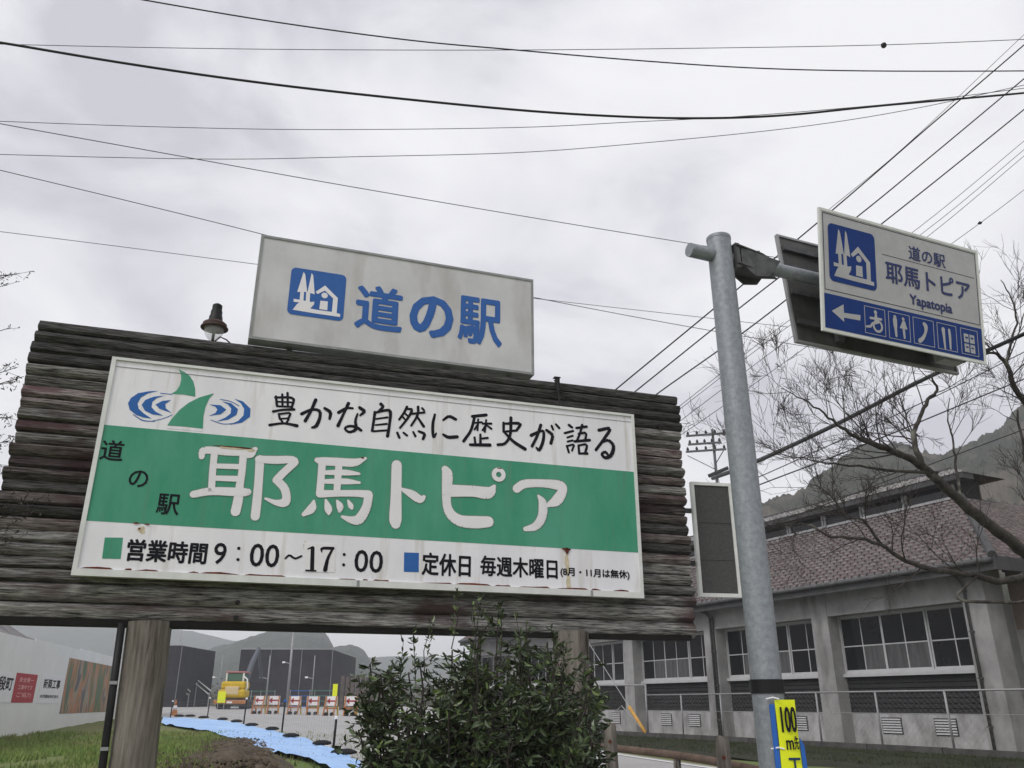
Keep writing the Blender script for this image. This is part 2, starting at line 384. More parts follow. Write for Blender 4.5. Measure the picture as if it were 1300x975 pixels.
# grass
m = MB()
for _ in range(60000):
    y = 8.5 + 20 * random.random() ** 1.3; x = random.uniform(-.80 * y, -.12 * y)
    if y > 11 and x > heap_x(y) - .35 and random.random() < (.90 if x > heap_x(y) else .6): continue
    if y <= 11 and x > -3.2: continue
    if noise.noise(Vector((x * .9, y * .9, 4))) < -.25: continue
    z = ground(x, y) - .01; h = random.uniform(.03, .09) * (1 + y * .03); a = random.uniform(0, 6.28); w = .008 + y * .0006
    dx, dy = math.cos(a) * w, math.sin(a) * w; lx, ly = random.gauss(0, .35) * h, random.gauss(0, .35) * h
    m.add([(x - dx, y - dy, z), (x + dx, y + dy, z), (x + lx, y + ly, z + h)], [(0, 1, 2)])
m.build('grass', M_grass, kind='stuff')

# ================================================================== BILLBOARD
B = vplane(0, 7, 18)
cB = B.p(-1, 0, -.1)
bb = thing('billboard', 'long dark billboard of stacked weathered logs standing on two round timber posts', 'billboard', (cB.x, cB.y, 0))
Z0, Z1 = 2.03, 4.30; NP = 24; ph = (Z1 - Z0 - .27) / (NP - 2)
def log_mesh(seed, hh, dd, L, segs=40, n=16):
    vs = []
    for i in range(segs + 1):
        x = -L / 2 + L * i / segs
        for j in range(n):
            a = 2 * math.pi * j / n; k = 1 + .26 * noise.noise(Vector((x * 2.2, seed * 7.3 + 1.3 * math.cos(a), 1.3 * math.sin(a)))) + .12 * noise.noise(Vector((x * 9, seed * 3.1 + 4 * math.cos(a), 4 * math.sin(a))))
            cz, cy = math.sin(a), math.cos(a)
            vs.append((x, cy * dd * k, (abs(cz) ** .8) * math.copysign(1, cz) * hh * min(k, 1.08)))
    fs = [(i * n + j, i * n + (j + 1) % n, (i + 1) * n + (j + 1) % n, (i + 1) * n + j) for i in range(segs) for j in range(n)]
    fs += [tuple(range(n - 1, -1, -1)), tuple(range(segs * n, (segs + 1) * n))]
    me = bpy.data.meshes.new('log'); me.from_pydata(vs, [], fs); me.materials.append(M_log)
    me.polygons.foreach_set('use_smooth', [True] * len(me.polygons)); me.set_sharp_from_angle(angle=R(50)); me.update(); return me
logs = [log_mesh(k, ph * .515, .064, 1.0) for k in range(6)]
M_logd = mat('damp_log', (.12, .117, .112), .9, spec=.1, col2=(.010, .010, .010), vscale=12, stretch=(.5, 2.6, 7.5), bump=1.0, bscale=26, rnd=.4, detail=10, coords='Tex')
M_logb = mat('brown_log', (.34, .30, .285), .95, spec=.08, col2=(.018, .014, .014), vscale=12, stretch=(.5, 2.6, 7.5), bump=1.0, bscale=26, rnd=.5, detail=10, streak=((.10, .06, .065), 2.5, (.9, 1, 2.5), .48, .68), coords='Tex')
mlogs = {}
for k in range(6):
    for key, mt in (('d', M_logd), ('b', M_logb)):
        me = logs[k].copy(); me.materials.clear(); me.materials.append(mt); mlogs[key, k] = me
rsl = random.Random(12)
for i in range(NP):
    o = bpy.data.objects.new('log', mlogs['d', i % 6] if i >= NP - 4 or (2 < i and rsl.random() < .1) else mlogs['b', i % 6] if (i > 4 and rsl.random() < .5) else logs[i % 6]); COL.objects.link(o); o.parent = bb
    z = Z0 + .135 * (i + .5) if i < 2 else Z0 + .27 + ph * (i - 1.5)
    l0 = -3.88 + random.uniform(-.018, .018); l1 = 1.71 + random.uniform(-.02, .02)
    if i == NP - 1: l0, l1 = -3.88, 1.70
    c = B.p((l0 + l1) / 2, z, -.06 + random.uniform(-.014, .010)); q = Vector((cB.x, cB.y, 0)); o.location = c - q
    o.rotation_euler = (0, 0, R(18)); big = 1.0
    o.scale = (l1 - l0, rsl.uniform(.85, 1.08) if i > 1 else 1.12, .135 / ph if i < 2 else rsl.uniform(.95, 1.06))
m = MB(); m.box(B, -3.80, 1.64, Z0 + .02, Z1 - .05, -.12, -.05); m.build('backing_board', M_darkwood, bb)
m = MB(); m.box(B, -3.82, 1.66, Z0 - .02, Z0 + .03, -.16, -.01); auto_smooth(m.build('bottom_rail', M_darkwood, bb))
def round_post(a, lean, zt):
    m = MB(); pts = []; rs = []
    for i in range(15):
        z = -.3 + (zt + .3) * i / 14; pts.append(B.p(a + lean * (zt - z), z, -.07)); rs.append(.153 + .006 * noise.noise(Vector((z * 2, a, 0))) + (.006 if i < 3 else 0))
    m.tube(pts, rs, 20); auto_smooth(m.build('post', M_post, bb))
round_post(-2.752, .03, Z0 + .02); round_post(.545, -.01, Z0 + .03)
m = MB()
m.tube([B.p(-2.93 + .028 * (2.1 - z), z, .02) for z in (0, .7, 1.4, 2.03)], .026, 10); m.build('conduit', M_black, bb, smooth=True)
for z in (1.2, 1.62):
    m = MB(); m.box(B, -2.935 + .028 * (2.1 - z) - .02, -2.935 + .028 * (2.1 - z) + .03, z, z + .022, .035, .052); m.build('pipe_clip', M_netg, bb)
for a, z in ((-2.16, 2.20), (-2.16, 2.09), (-.07, 2.165), (1.46, 3.95)):
    m = MB(); pl = B; c = pl.p(a, z, 0)
    m.tube([pl.p(a, z, .0), pl.p(a, z, .030)], .017, 10); b_ = m.build('bolt', M_black, bb)
# cable stub over the top
m = MB(); a, z = B.loc(708, 500, .03)
m.tube([B.p(a - .005, 4.31, -.03), B.p(a, 4.30, .03), B.p(a, 4.2, .035), B.p(a + .01, 4.02, .06), B.p(a + .045, 3.87, .06), B.p(a + .085, 3.79, .055)], .008, 8)
m.box(B, a - .03, a + .03, 4.318, 4.326, -.01, .04)
m.box(B, a - .022, a + .022, 4.20, 4.318, .02, .035)
tag(m.build('cable', M_wire), 'short black cable and clip hanging over the top edge of the log billboard', 'cable')

# ------------------------------------------------------------------ the green and white sign
SD = .10; sp_ = B.p(-1.07, 2.34, SD - .02)
gs = thing('shop_sign', 'large white and green sign with bold Japanese lettering mounted on the log billboard', 'sign', (sp_.x, sp_.y, sp_.z))
A0, A1, U0, U1 = -3.298, 1.158, 2.338, 4.008
m = MB(); m.box(B, A0 + .01, A1 - .01, U0 + .01, U1 - .01, SD - .05, SD); m.build('panel', M_white, gs)
fw, t_ = .032, .014
m = MB(); m.box(B, A0, A0 + fw, U0, U1, SD - .055, SD + t_); m.box(B, A1 - fw * .9, A1, U0, U1, SD - .055, SD + t_)
m.box(B, A0 + fw, A1 - fw * .9, U0, U0 + .05, SD - .055, SD + t_); m.box(B, A0 + fw, A1 - fw * .9, U1 - .022, U1, SD - .055, SD + t_)
m.build('frame', M_frame, gs)
m = MB(); m.box(B, A0 + fw, A1 - fw * .9, U1 - .075, U1 - .072, SD, SD + .004); m.build('panel_seam', M_frame2, gs)
_, g1 = B.loc(130, 539, SD); _, g0 = B.loc(111, 661, SD); 
gR = A1 - fw * .9
m = MB(); m.box(B, A0 + fw, gR, g0, g1, SD - .001, SD + .0015); m.build('green_band', M_green, gs)
E1 = SD + .0046
yaE = [[(130,150,18),(150,108,25),(300,118,26),(430,118,24),(472,100,14)], [(475,98,8),(450,135,18),(425,148,12)], [(212,120,22),(200,240,22),(192,370,22)], [(395,130,24),(385,250,23),(372,330,25),(362,420,30),(345,498,31)],
 [(220,208,17),(380,213,18)], [(215,285,18),(370,290,20)], [(78,388,24),(200,368,27),(400,375,28),(425,368,14)],
 [(500,165,28),(492,300,27),(480,440,29),(470,528,29)], [(492,165,24),(600,170,27),(705,168,24),(728,185,18)], [(722,185,24),(650,250,25),(605,298,26)], [(610,300,26),(655,350,27),(668,405,27),(655,440,30),(600,440,18),(535,415,8)],
 [(862,170,16),(900,178,27),(1000,182,27),(1100,186,26),(1170,160,9)], [(895,190,24),(888,280,23),(880,385,25)], [(1002,190,22),(988,370,22)], [(900,250,14),(1040,250,19),(1130,258,8)], [(900,306,14),(1040,306,19),(1132,314,8)],
 [(880,385,25),(1000,382,21),(1110,382,22),(1188,388,26)], [(1190,392,27),(1175,470,28),(1130,545,32),(1080,550,23),(1022,530,9)],
 [(842,430,8),(828,478,28),(778,515,14)], [(918,425,8),(934,480,24),(936,515,6)], [(990,430,8),(1008,465,22),(1006,492,12)], [(1060,428,7),(1076,460,17),(1084,478,8)]]
topia = [[(118,102,32),(114,300,34),(110,455,38),(116,485,14)], [(150,255,10),(215,288,26),(265,320,24),(290,305,12)],
 [(425,128,22),(440,170,34),(434,320,27),(455,405,30),(520,455,35),(620,465,38),(700,462,33)], [(460,265,38),(600,268,34),(700,278,36),(738,236,10)],
 [(880,252,26),(930,222,26),(1040,218,24),(1150,232,30),(1172,262,27),(1135,325,32),(1080,355,14)], [(1018,298,8),(1045,345,26),(1040,430,27),(1000,490,24),(935,508,14)]]
for P_, o_ in ((yaE[:11], (230, 550)), (yaE[11:], (230, 550)), (topia[:2], (480, 570)), (topia[2:4], (480, 570)), (topia[4:], (480, 570))):
    m = MB(); strokes(m, B, P_, o_, 5, E1 - .0027, M_ledge, grow=.9); strokes(m, B, P_, o_, 5, E1, M_letter)
    if P_ == topia[2:4]: ra, ru = B.loc(480 + 765 / 5, 570 + 163 / 5, E1); ring(m, B, (ra, ru), .019, .068, E1 - .0004, M_ledge); ring(m, B, (ra, ru), .024, .062, E1 + .0028, M_letter)
    m.build('large_letter', None, gs)
toyo = [[(115,75,7),(122,140,8)], [(110,82,7),(235,88,8),(228,155,7)], [(160,60,6),(162,145,6)], [(198,50,7),(200,148,6)], [(117,112,5),(232,118,5)], [(122,145,6),(232,150,6)], [(95,183,8),(160,172,7),(245,168,8)],
 [(135,200,6),(142,235,6)], [(135,202,6),(215,195,6),(205,230,7)], [(140,235,5),(205,232,5)], [(150,240,6),(165,265,6)], [(205,240,6),(190,265,6)], [(70,280,9),(170,268,7),(265,285,11)],
 [(300,200,11),(370,170,9),(425,178,10),(430,225,10),(405,285,12),(375,298,7)], [(400,100,11),(365,180,9),(325,250,11)], [(465,160,9),(505,190,11),(500,235,8)],
 [(565,190,11),(620,160,8),(665,160,7)], [(635,125,11),(600,200,8),(560,285,11)], [(715,155,10),(748,182,11),(720,210,6)], [(700,200,5),(685,250,8),(688,310,10),(640,330,8),(610,305,7),(640,288,8),(690,295,9),(725,318,9)],
 [(868,130,11),(882,150,9),(850,182,6)], [(825,188,9),(815,260,8),(805,322,8)], [(825,192,7),(900,175,8),(935,185,10),(930,270,8),(915,360,10)], [(830,237,5),(915,225,6)], [(830,280,5),(910,272,6)], [(815,325,6),(910,318,6)],
 [(1055,150,8),(1035,190,7),(1000,240,7)], [(1055,165,6),(1090,172,8),(1060,232,7),(1005,300,6)], [(1040,195,5),(1060,215,5)], [(1020,215,5),(1040,240,5)], [(1090,200,6),(1180,190,6)], [(1135,150,8),(1130,210,7),(1085,285,6)], [(1125,215,6),(1175,290,9)], [(1165,160,7),(1178,176,6)],
 [(985,335,7),(1000,370,8)], [(1030,335,6),(1055,355,7)], [(1100,330,6),(1115,360,7)], [(1140,325,7),(1180,345,9),(1170,380,8)], [(1255,205,7),(1240,280,9),(1245,365,8),(1265,340,4)]]
rek = [[(15,180,6),(55,155,9),(100,175,9)], [(15,280,7),(50,298,10),(110,295,10)],
 [(215,155,9),(310,145,9)], [(230,160,8),(205,250,8),(155,325,9)], [(235,200,5),(280,195,5)], [(255,175,5),(250,250,5)], [(255,205,4),(230,245,5)], [(285,205,5),(345,205,6)], [(310,180,5),(300,260,6)], [(310,210,4),(285,250,5)], [(312,215,4),(345,240,6)],
 [(270,280,6),(270,345,7)], [(230,300,6),(235,345,6)], [(275,308,5),(320,303,6)], [(200,350,8),(335,352,10)],
 [(430,200,8),(430,260,7)], [(430,205,6),(540,205,9),(520,250,7)], [(435,260,6),(520,252,6)], [(480,165,9),(475,280,8),(440,340,8),(390,350,8)], [(440,270,6),(500,330,9),(578,380,10)],
 [(620,285,10),(690,255,7),(706,270,8),(700,330,9),(675,385,9),(655,370,5)], [(685,215,9),(660,290,8),(625,360,8)], [(725,250,8),(765,285,9),(755,340,9)], [(760,220,6),(770,245,6)], [(790,210,6),(812,235,7)],
 [(880,215,8),(900,230,7)], [(850,270,6),(908,255,6)], [(868,300,5),(905,288,5)], [(870,328,5),(905,320,5)], [(865,358,6),(878,402,6)], [(870,358,5),(912,350,5),(900,390,5)], [(930,235,6),(1000,225,7)], [(970,215,7),(955,270,6),(935,320,6)], [(945,275,5),(995,270,6),(990,320,6)], [(918,327,7),(1022,318,8)], [(945,355,6),(950,410,7)], [(945,355,5),(1000,350,6),(992,405,7)], [(950,410,5),(1005,410,7)],
 [(1085,250,9),(1160,240,9),(1120,310,8),(1065,385,8)], [(1100,335,6),(1150,320,8),(1185,360,10),(1170,420,11),(1130,440,9),(1105,415,7),(1130,400,7),(1150,425,6)]]
def brush(parts):
    m = MB()
    for P_, o_, sc_ in parts: strokes(m, B, P_, o_, sc_, SD + .002, M_ink, grow=.35)
    m.build('brush_letter', None, gs)
k = 0
for n in (13, 3, 4, 6, 12): brush([(toyo[k:k + n], (330, 490), 5.652)]); k += n
brush([(toyo[k:], (330, 490), 5.652), (rek[:2], (560, 500), 5.417)]); k = 2
for n in (13, 5, 5, 13, 2): brush([(rek[k:k + n], (560, 500), 5.417)]); k += n
# small dark characters on the band
for ch, bl_, tr_ in (('道', (125.5, 583.5), (159.5, 560)), ('の', (161.7, 617.5), (190, 598)), ('駅', (197, 652.5), (230, 628))):
    m = MB(); text(m, B, ch, bl_, tr_, E1 - .001, M_ink, .014); m.build('small_letter', None, gs)
# opening hours line
D2 = SD + .002
o_, s_ = (120, 640), 6.5
m = MB(); text(m, B, '営業時間', (158.5, 712), (265, 689.0), D2, M_ink, .028); m.build('lettering', None, gs)
m = MB(); text(m, B, '9', (269.5, 716), (289, 689.5), D2, M_ink, .014); m.build('lettering', None, gs)
m = MB(); text(m, B, '00', (315.5, 719), (356, 691.5), D2, M_ink, .014); m.build('lettering', None, gs)
m = MB(); strokes(m, B, [[(1190, 364, 14), (1191, 365, 14)], [(1183, 457, 14), (1184, 458, 14)]], o_, s_, D2, M_ink, sm=False); m.build('lettering', None, gs)
m = MB(); strokes(m, B, [[(275,318,8),(308,292,9),(355,318,9),(408,298,8)], [(760,285,13),(761,286,13)], [(755,370,13),(756,371,13)]], (320, 660), 6.5, D2, M_ink); m.build('lettering', None, gs)
m = MB(); text(m, B, '00', (449, 726), (487, 699.5), D2, M_ink, .014); m.build('lettering', None, gs)
m = MB(); text(m, B, '定休日', (535, 730), (598, 704.0), D2, M_ink, .024); m.build('lettering', None, gs)
m = MB(); text(m, B, '毎週木曜日', (609.5, 731), (717.7 - 10, 710), D2, M_ink, .024); m.build('lettering', None, gs)
m = MB(); text(m, B, '（8月・11月は無休）'.replace('（', '(').replace('）', ')'), (711.5, 732.5), (799, 724), D2, M_ink, .03); m.build('lettering', None, gs)
m = MB(); ppoly(m, B, [(85,275),(235,277),(215,452),(62,448)], o_, s_, D2, M_green); m.build('green_square', None, gs)
m = MB(); ppoly(m, B, [(85,138),(207,142),(205,302),(82,298)], (500, 680), 6.5, D2, M_blue); m.build('blue_square', None, gs)
m = MB(); m.prism(B, [B.loc(320 + x / 6.5, 660 + y / 6.5, SD) for x, y in ((430,185),(685,198),(683,432),(425,428))], SD, SD + .0035, M_letter)
m.build('number_patch', None, gs)
m = MB(); strokes(m, B, [[(500,232,16),(495,405,17)], [(460,240,5),(500,225,9)], [(445,417,7),(525,420,7)]], (320, 660), 6.5, SD + .005, M_ink, sm=False)
strokes(m, B, [[(575,265,5),(580,235,12),(668,235,13)], [(665,238,9),(625,320,13),(603,412,18)]], (320, 660), 6.5, SD + .005, M_ink); m.build('patch_numerals', None, gs)
# emblem: two green sails and blue ripples
lo = (110, 440); ls = 4.06
m = MB()
ppoly(m, B, [(474,117),(505,131),(532,152),(550,180),(559,215),(560,258),(500,247),(435,243),(462,228),(480,200),(487,170),(486,140)], lo, ls, D2, M_green)
ppoly(m, B, [(657,240),(632,268),(612,312),(602,360),(599,423),(510,412),(415,406),(440,370),(480,325),(525,290),(580,262)], lo, ls, D2, M_green); m.build('sail_emblem', None, gs)
m = MB()
for P in ([(372,228),(320,230),(265,240),(228,265),(213,292),(222,325),(255,352),(295,366),(335,371),(295,345),(268,320),(262,293),(280,262),(318,240)],
          [(402,252),(345,258),(302,275),(284,300),(300,330),(340,350),(395,356),(355,335),(334,312),(338,285),(362,265)],
          [(435,275),(390,280),(355,298),(375,320),(438,342),(408,318),(405,296)],
          [(633,298),(690,302),(720,325),(692,348),(630,357),(664,342),(674,325),(664,310)],
          [(698,282),(745,292),(780,322),(772,352),(730,376),(668,386),(715,366),(742,345),(745,318),(728,298)],
          [(760,268),(805,282),(845,320),(842,362),(800,392),(735,403),(782,382),(808,355),(812,322),(795,292)]): ppoly(m, B, P, lo, ls, D2, M_blue)
for P in ([(440,246,2),(380,240,2)], [(240,350,2),(290,380,3),(350,385,2)], [(330,385,2),(390,372,2),(440,352,2)], [(690,272,2),(740,282,2),(785,305,2)], [(640,378,2),(700,398,2),(760,396,2)]): strokes(m, B, [P], lo, ls, D2, M_blue)
m.build('ripple_emblem', None, gs, kind='stuff')
m = MB(); ppoly(m, B, [(415,409),(598,426),(598,438),(412,421)], lo, ls, SD + .0018, M_white); m.build('emblem_base_line', None, gs)
# rust where the screws and the bottom edge have bled
def blob(m, pl, px, py, w, h, d, mt, n=9, seed=0):
    rr = random.Random(seed); a, u = pl.loc(px, py, d); a2, _ = pl.loc(px + 1, py, d); k = a2 - a
    m.poly(pl, [(a + w * k * math.cos(t * 6.283 / n) * rr.uniform(.6, 1.1), u + h * k * math.sin(t * 6.283 / n) * rr.uniform(.6, 1.1)) for t in range(n)], d, mt)
m = MB()
for i, (x, y, w, h) in enumerate([(719,697,6,2.0),(720,699,3,4),(173,664,5,1.4),(187,665.5,4,1.4),(177,671,2,1.5),(296,567.5,26,1.0),(312,569,10,1.2),(460,581,3,1.2),(634,594.6,4,.8)]): blob(m, B, x, y, w, h, SD + .0080, M_rust, 10, i)
random.seed(5); x = A0 + .05
while x < A1 - .1:
    w = random.uniform(.04, .32)
    if random.random() < .8: m.poly(B, [(x, U0 + .052), (x + w, U0 + .052), (x + w * .9, U0 + .052 + random.uniform(.003, .014)), (x + w * .5, U0 + .052 + random.uniform(.006, .016)), (x + w * .15, U0 + .052 + random.uniform(.002, .012))], SD + .0022, M_rust)
    x += w + random.uniform(.0, .08)
m.build('rust_spots', None, gs, kind='stuff')
m = MB()
for i, (x, y, w, h) in enumerate([(720,715,3,15),(722,740,3.5,14),(180,673,6,6),(319,572,6,2.5),(387,692,2,7),(296,569,22,2.2)]): blob(m, B, x, y, w, h, SD + (.0012 if i != 4 else .0016) + (0.0062 if i in (3, 5) else 0), M_ruststain, 10, 30 + i)
m.build('rust_stains', None, gs, kind='stuff')
for a_ in (-1.3,.66):
    m = MB(); m.box(B, a_, a_ + .02, U0 - .002, U0 + .048, SD + t_, SD + t_ + .003); m.build('frame_clip', M_netg, gs)

# ------------------------------------------------------------------ upper light box
T = vplane(0, 7, 19); c = T.p(-1.05, 4.31, -.06)
ub = thing('roadside_station_sign', 'plain white box sign with blue house pictogram standing on top of the log billboard', 'sign', tuple(c))
ta0, ta1, tu0, tu1 = -2.322, .216, 4.33, 5.325
TU = (0, 0, 1)
m = MB(); m.box(T, ta0 + .012, ta1 - .012, tu0 + .012, tu1 - .012, -.13, 0); m.build('panel', M_white2, ub)
m = MB(); f2 = .022
for q in ((ta0, ta0 + f2, tu0, tu1), (ta1 - f2, ta1, tu0, tu1), (ta0 + f2, ta1 - f2, tu0, tu0 + f2), (ta0 + f2, ta1 - f2, tu1 - f2, tu1)): m.box(T, *q, -.14, .008)
m.build('frame', M_frame2, ub)
m = MB()
for a in (-2.0, -.6, .0): m.box(T, a, a + .05, 4.2, 4.4, -.17, -.142)
m.build('support_bracket', M_galvd, ub)
DT = .003
sq = [T.loc(355 + x / 10.83, 330 + y / 10.83, DT) for x, y in ((150, 100), (912, 205), (880, 845), (115, 740))]
sa0, sa1 = (sq[0][0] + sq[3][0]) / 2, (sq[1][0] + sq[2][0]) / 2; su0, su1 = (sq[2][1] + sq[3][1]) / 2, (sq[0][1] + sq[1][1]) / 2
def nrm(P): return [((a - sa0) / (sa1 - sa0), (u - su0) / (su1 - su0)) for a, u in [T.loc(355 + x / 10.83, 330 + y / 10.83, DT) for x, y in P]]
PIC = [nrm(P) for P in ([(330,165),(352,200),(378,440),(242,440)], [(440,180),(462,215),(482,475),(385,440)], [(284,438),(335,440),(326,570),(274,560)], [(366,438),(420,440),(412,590),(358,575)],
        [(192,535),(275,548),(425,578),(478,575),(470,615),(420,668),(500,685),(735,718),(832,745),(830,785),(500,738),(178,685),(235,612),(268,585),(192,575)],
        [(560,560),(662,572),(655,692),(545,676)], [(495,440),(625,352),(800,525),(795,565),(735,560),(735,530),(622,422),(520,470)], [(735,528),(800,530),(780,760),(715,745)])]
PICC = nrm([(618, 490)])[0]
def rrect(a0, a1, u0, u1, r, n=5):
    out = []
    for cx, cy, s in ((a1 - r, u1 - r, 0), (a0 + r, u1 - r, 1), (a0 + r, u0 + r, 2), (a1 - r, u0 + r, 3)):
        out += [(cx + r * math.cos((s + k / n) * math.pi / 2), cy + r * math.sin((s + k / n) * math.pi / 2)) for k in range(n + 1)]
    return out
def pictogram(pl, a0, a1, u0, u1, d, mb_, mw, parent):
    m = MB(); m.poly(pl, rrect(a0, a1, u0, u1, (a1 - a0) * .09), d, mb_); m.build('pictogram_ground', None, parent)
    m = MB()
    for i, P in enumerate(PIC): m.poly(pl, [(a0 + x * (a1 - a0), u0 + y * (u1 - u0)) for x, y in P], d + .001 + i * .0001, mw)
    r = .058 * (a1 - a0); cx, cy = a0 + PICC[0] * (a1 - a0), u0 + PICC[1] * (u1 - u0)
    m.poly(pl, [(cx + r * math.cos(t * .5236), cy + r * math.sin(t * .5236)) for t in range(12)], d + .002, mw); m.build('pictogram', None, parent)
pictogram(T, sa0, sa1, su0, su1, DT, M_lblue, M_letter, ub)
for ch, bl_, tr_, bo_ in (('道', (449, 415.5), (513, 368), .026), ('の', (518.5, 425), (576.5, 380), .042), ('駅', (580.5, 434), (637.5, 382.5), .022)):
    m = MB(); text(m, T, ch, bl_, tr_, DT, M_lblue, bo_); m.build('letter', None, ub)

# ------------------------------------------------------------------ lamp on top of the billboard
a, z = B.loc(271, 425, -.1); c = B.p(a, 4.28, -.1)
lp = thing('lantern', 'small dark lantern with stepped cap and clear glass bowl standing on the billboard top', 'lamp', tuple(c))
k = .0072 * .95
m = MB(); m.lathe((c.x, c.y, c.z), [(.012, 0), (.012, .17)], 10); m.build('stem', M_black, lp, smooth=True)
m = MB(); m.lathe((c.x, c.y, c.z + .055), [(.035, 0), (.062, .03), (.078, .07), (.083, .105)], 20)
g_ = mat('lamp_glass', (.85, .86, .88), .08); g_.node_tree.nodes['Principled BSDF'].inputs['Alpha'].default_value = .28; m.build('glass_bowl', g_, lp, smooth=True)
m = MB(); m.lathe((c.x, c.y, c.z + .16), [(.112, 0), (.112, .008), (.095, .012), (.098, .04), (.080, .055), (.060, .066)], 20)
auto_smooth(m.build('shade', mat('rusty_shade', (.09, .055, .05), .6, var=.4, vscale=12), lp))
m = MB(); m.lathe((c.x, c.y, c.z + .226), [(.058, 0), (.054, .045), (.048, .055), (.047, .095), (.041, .10), (.040, .15), (.025, .162)], 14); auto_smooth(m.build('cap', M_black, lp))
m = MB(); m.tube([c + Vector((.02, -.03, .02)), c + Vector((.07, -.03, .07)), c + Vector((.12, -.02, .05)), c + Vector((.18, 0, .0))], .006, 8); m.build('supply_cable', M_wire, lp)

# ------------------------------------------------------------------ framed notice panel behind the billboard's right end
NB = vplane(2.0, 7.8, 10.8); c = NB.p(-.08, 2.41, 0)
nb = thing('notice_board', 'narrow upright dark panel in white frame between log billboard and steel pole', 'notice board', tuple(c))
m = MB(); m.box(NB, -.255, .105, 2.44, 3.465, -.02, 0); m.build('panel', M_mesh, nb)
m = MB()
for q in ((-.282, -.252, 2.41, 3.492), (.102, .132, 2.41, 3.492), (-.252, .102, 2.41, 2.443), (-.252, .102, 3.462, 3.492)): m.box(NB, *q, -.035, .012)
m.build('frame', M_frame, nb)
for z in (2.75, 3.1):
    m = MB(); m.box(NB, -.235, .085, z, z + .006, .001, .005); m.build('panel_rib', M_galvd, nb)
for z in (2.7, 3.2):
    m = MB(); m.box(NB, -.62, .0, z, z + .04, -.08, -.037); m.build('mounting_arm', M_galvd, nb)

# ------------------------------------------------------------------ steel pole with overhead sign
S = vplane(1.85, 6.4, 23)
pb = Vector((1.85, 6.4, 0))
pole = thing('sign_pole', 'tall galvanised steel pole with side arm carrying the overhead road sign', 'pole', tuple(pb))
m = MB(); m.tube([(1.865, 6.4, -.1), (1.86, 6.4, 2.5), (1.85, 6.4, 5.36)], [.114, .112, .105], 28); auto_smooth(m.build('shaft', M_galv, pole))
m = MB(); m.lathe((1.85, 6.4, 5.355), [(.108, 0), (.108, .03), (.085, .042)], 24); auto_smooth(m.build('cap', M_galv, pole))
m = MB(); m.tube([S.p(-.33, 5.19, 0), S.p(2.85, 5.215, 0)], .062, 20); auto_smooth(m.build('arm', M_galv, pole))
for u in (5.285, 5.105):
    m = MB(); m.prism(Plane(S.p(0, u, 0), S.A, S.N), [(.10, -.12), (.42, -.07), (.62, 0), (.42, .07), (.10, .12)], -.006, .006); m.build('flange_plate', M_galvd, pole)
m = MB(); m.box(S, .10, .14, 5.07, 5.31, -.10, .10); m.build('flange', M_galvd, pole)
for dd in (-.085, .085):
    m = MB(); m.prism(S, [(.16, 5.11), (.16, 5.28), (.60, 5.235), (.45, 5.05), (.3, 5.02)], dd - .006, dd + .006); m.build('gusset', M_galvd, pole)
for a_ in (.2, .3, .4):
    for u in (5.30,): 
        m = MB(); m.tube([S.p(a_, u - .02, .04), S.p(a_, u + .02, .04)], .014, 6); m.build('bolt', M_galvd, pole)
m = MB(); m.tube([(1.863, 6.4, 1.565), (1.863, 6.4, 1.66)], .122, 24); auto_smooth(m.build('black_band', M_black, pole))

# front sign: leans forward a little
tl = math.atan2(.165, 1.14); FO = S.p(0, 4.592, .15)
FS = Plane(FO, S.A, (S.U * math.cos(tl) + S.N * math.sin(tl)))
L0, L1, HH = .93, 2.95, 1.165
c = FS.p((L0 + L1) / 2, 0, -.01)
rs = thing('road_sign', 'white and blue overhead road sign reading Yapatopia with arrow and service symbols', 'road sign', tuple(c))
m = MB(); m.box(FS, L0, L1, 0, HH, -.012, 0); m.build('plate', M_rwhite, rs)
m = MB(); e_ = .014
for q in ((L0 - .012, L0 + e_, -.012, HH + .012), (L1 - e_, L1 + .012, -.012, HH + .012), (L0 + e_, L1 - e_, -.012, e_), (L0 + e_, L1 - e_, HH - e_, HH + .012)): m.box(FS, *q, -.02, .004)
m.build('frame', M_frame, rs)
def fl(px, py): return FS.loc(px, py, 0)
ud = (fl(1047, 371.5)[1] + fl(1246.5, 418)[1]) / 2
for i, (u0, u1) in enumerate(((.022, ud),)):
    m = MB(); m.box(FS, L0 + .022, L1 - .022, u0, u1, .0, .0016); m.build('blue_field', M_rblue, rs)
m = MB(); bw = .006; ul = ud + .035
for q in ((L0 + .03, L1 - .03, ul, ul + bw), (L0 + .03, L1 - .03, HH - .034, HH - .034 + bw), (L0 + .03, L0 + .03 + bw, ul + bw, HH - .034), (L1 - .03 - bw, L1 - .03, ul + bw, HH - .034)): m.box(FS, *q, 0, .0014)
_, uh = fl(1120, 323); m.box(FS, fl(1120, 323)[0], L1 - .06, uh, uh + .005, 0, .0012)
m.build('border_line', M_ink, rs)
q0 = [fl(1040 + x / 7.5, 270 + y / 7.5) for x, y in ((72, 98), (525, 205), (545, 755), (105, 640))]
pictogram(FS, (q0[0][0] + q0[3][0]) / 2, (q0[1][0] + q0[2][0]) / 2, (q0[2][1] + q0[3][1]) / 2, (q0[0][1] + q0[1][1]) / 2, .003, M_rblue, M_rwhite, rs)
M_rnavy = mat('road_sign_navy', (.018, .03, .13), .4)
m = MB(); text(m, FS, '道の駅', (1154, 329), (1199.5, 323.5), .003, M_rnavy, .016)
text(m, FS, '耶馬トピア', (1125, 357.5), (1231, 358.5), .003, M_rnavy, .022)
text(m, FS, 'Yapatopia', (1155.5, 389.5), (1208.5, 386.0), .003, M_rnavy, .035); m.build('lettering', None, rs)
io, isc = (1040, 370), 5.909; W_ = M_rwhite
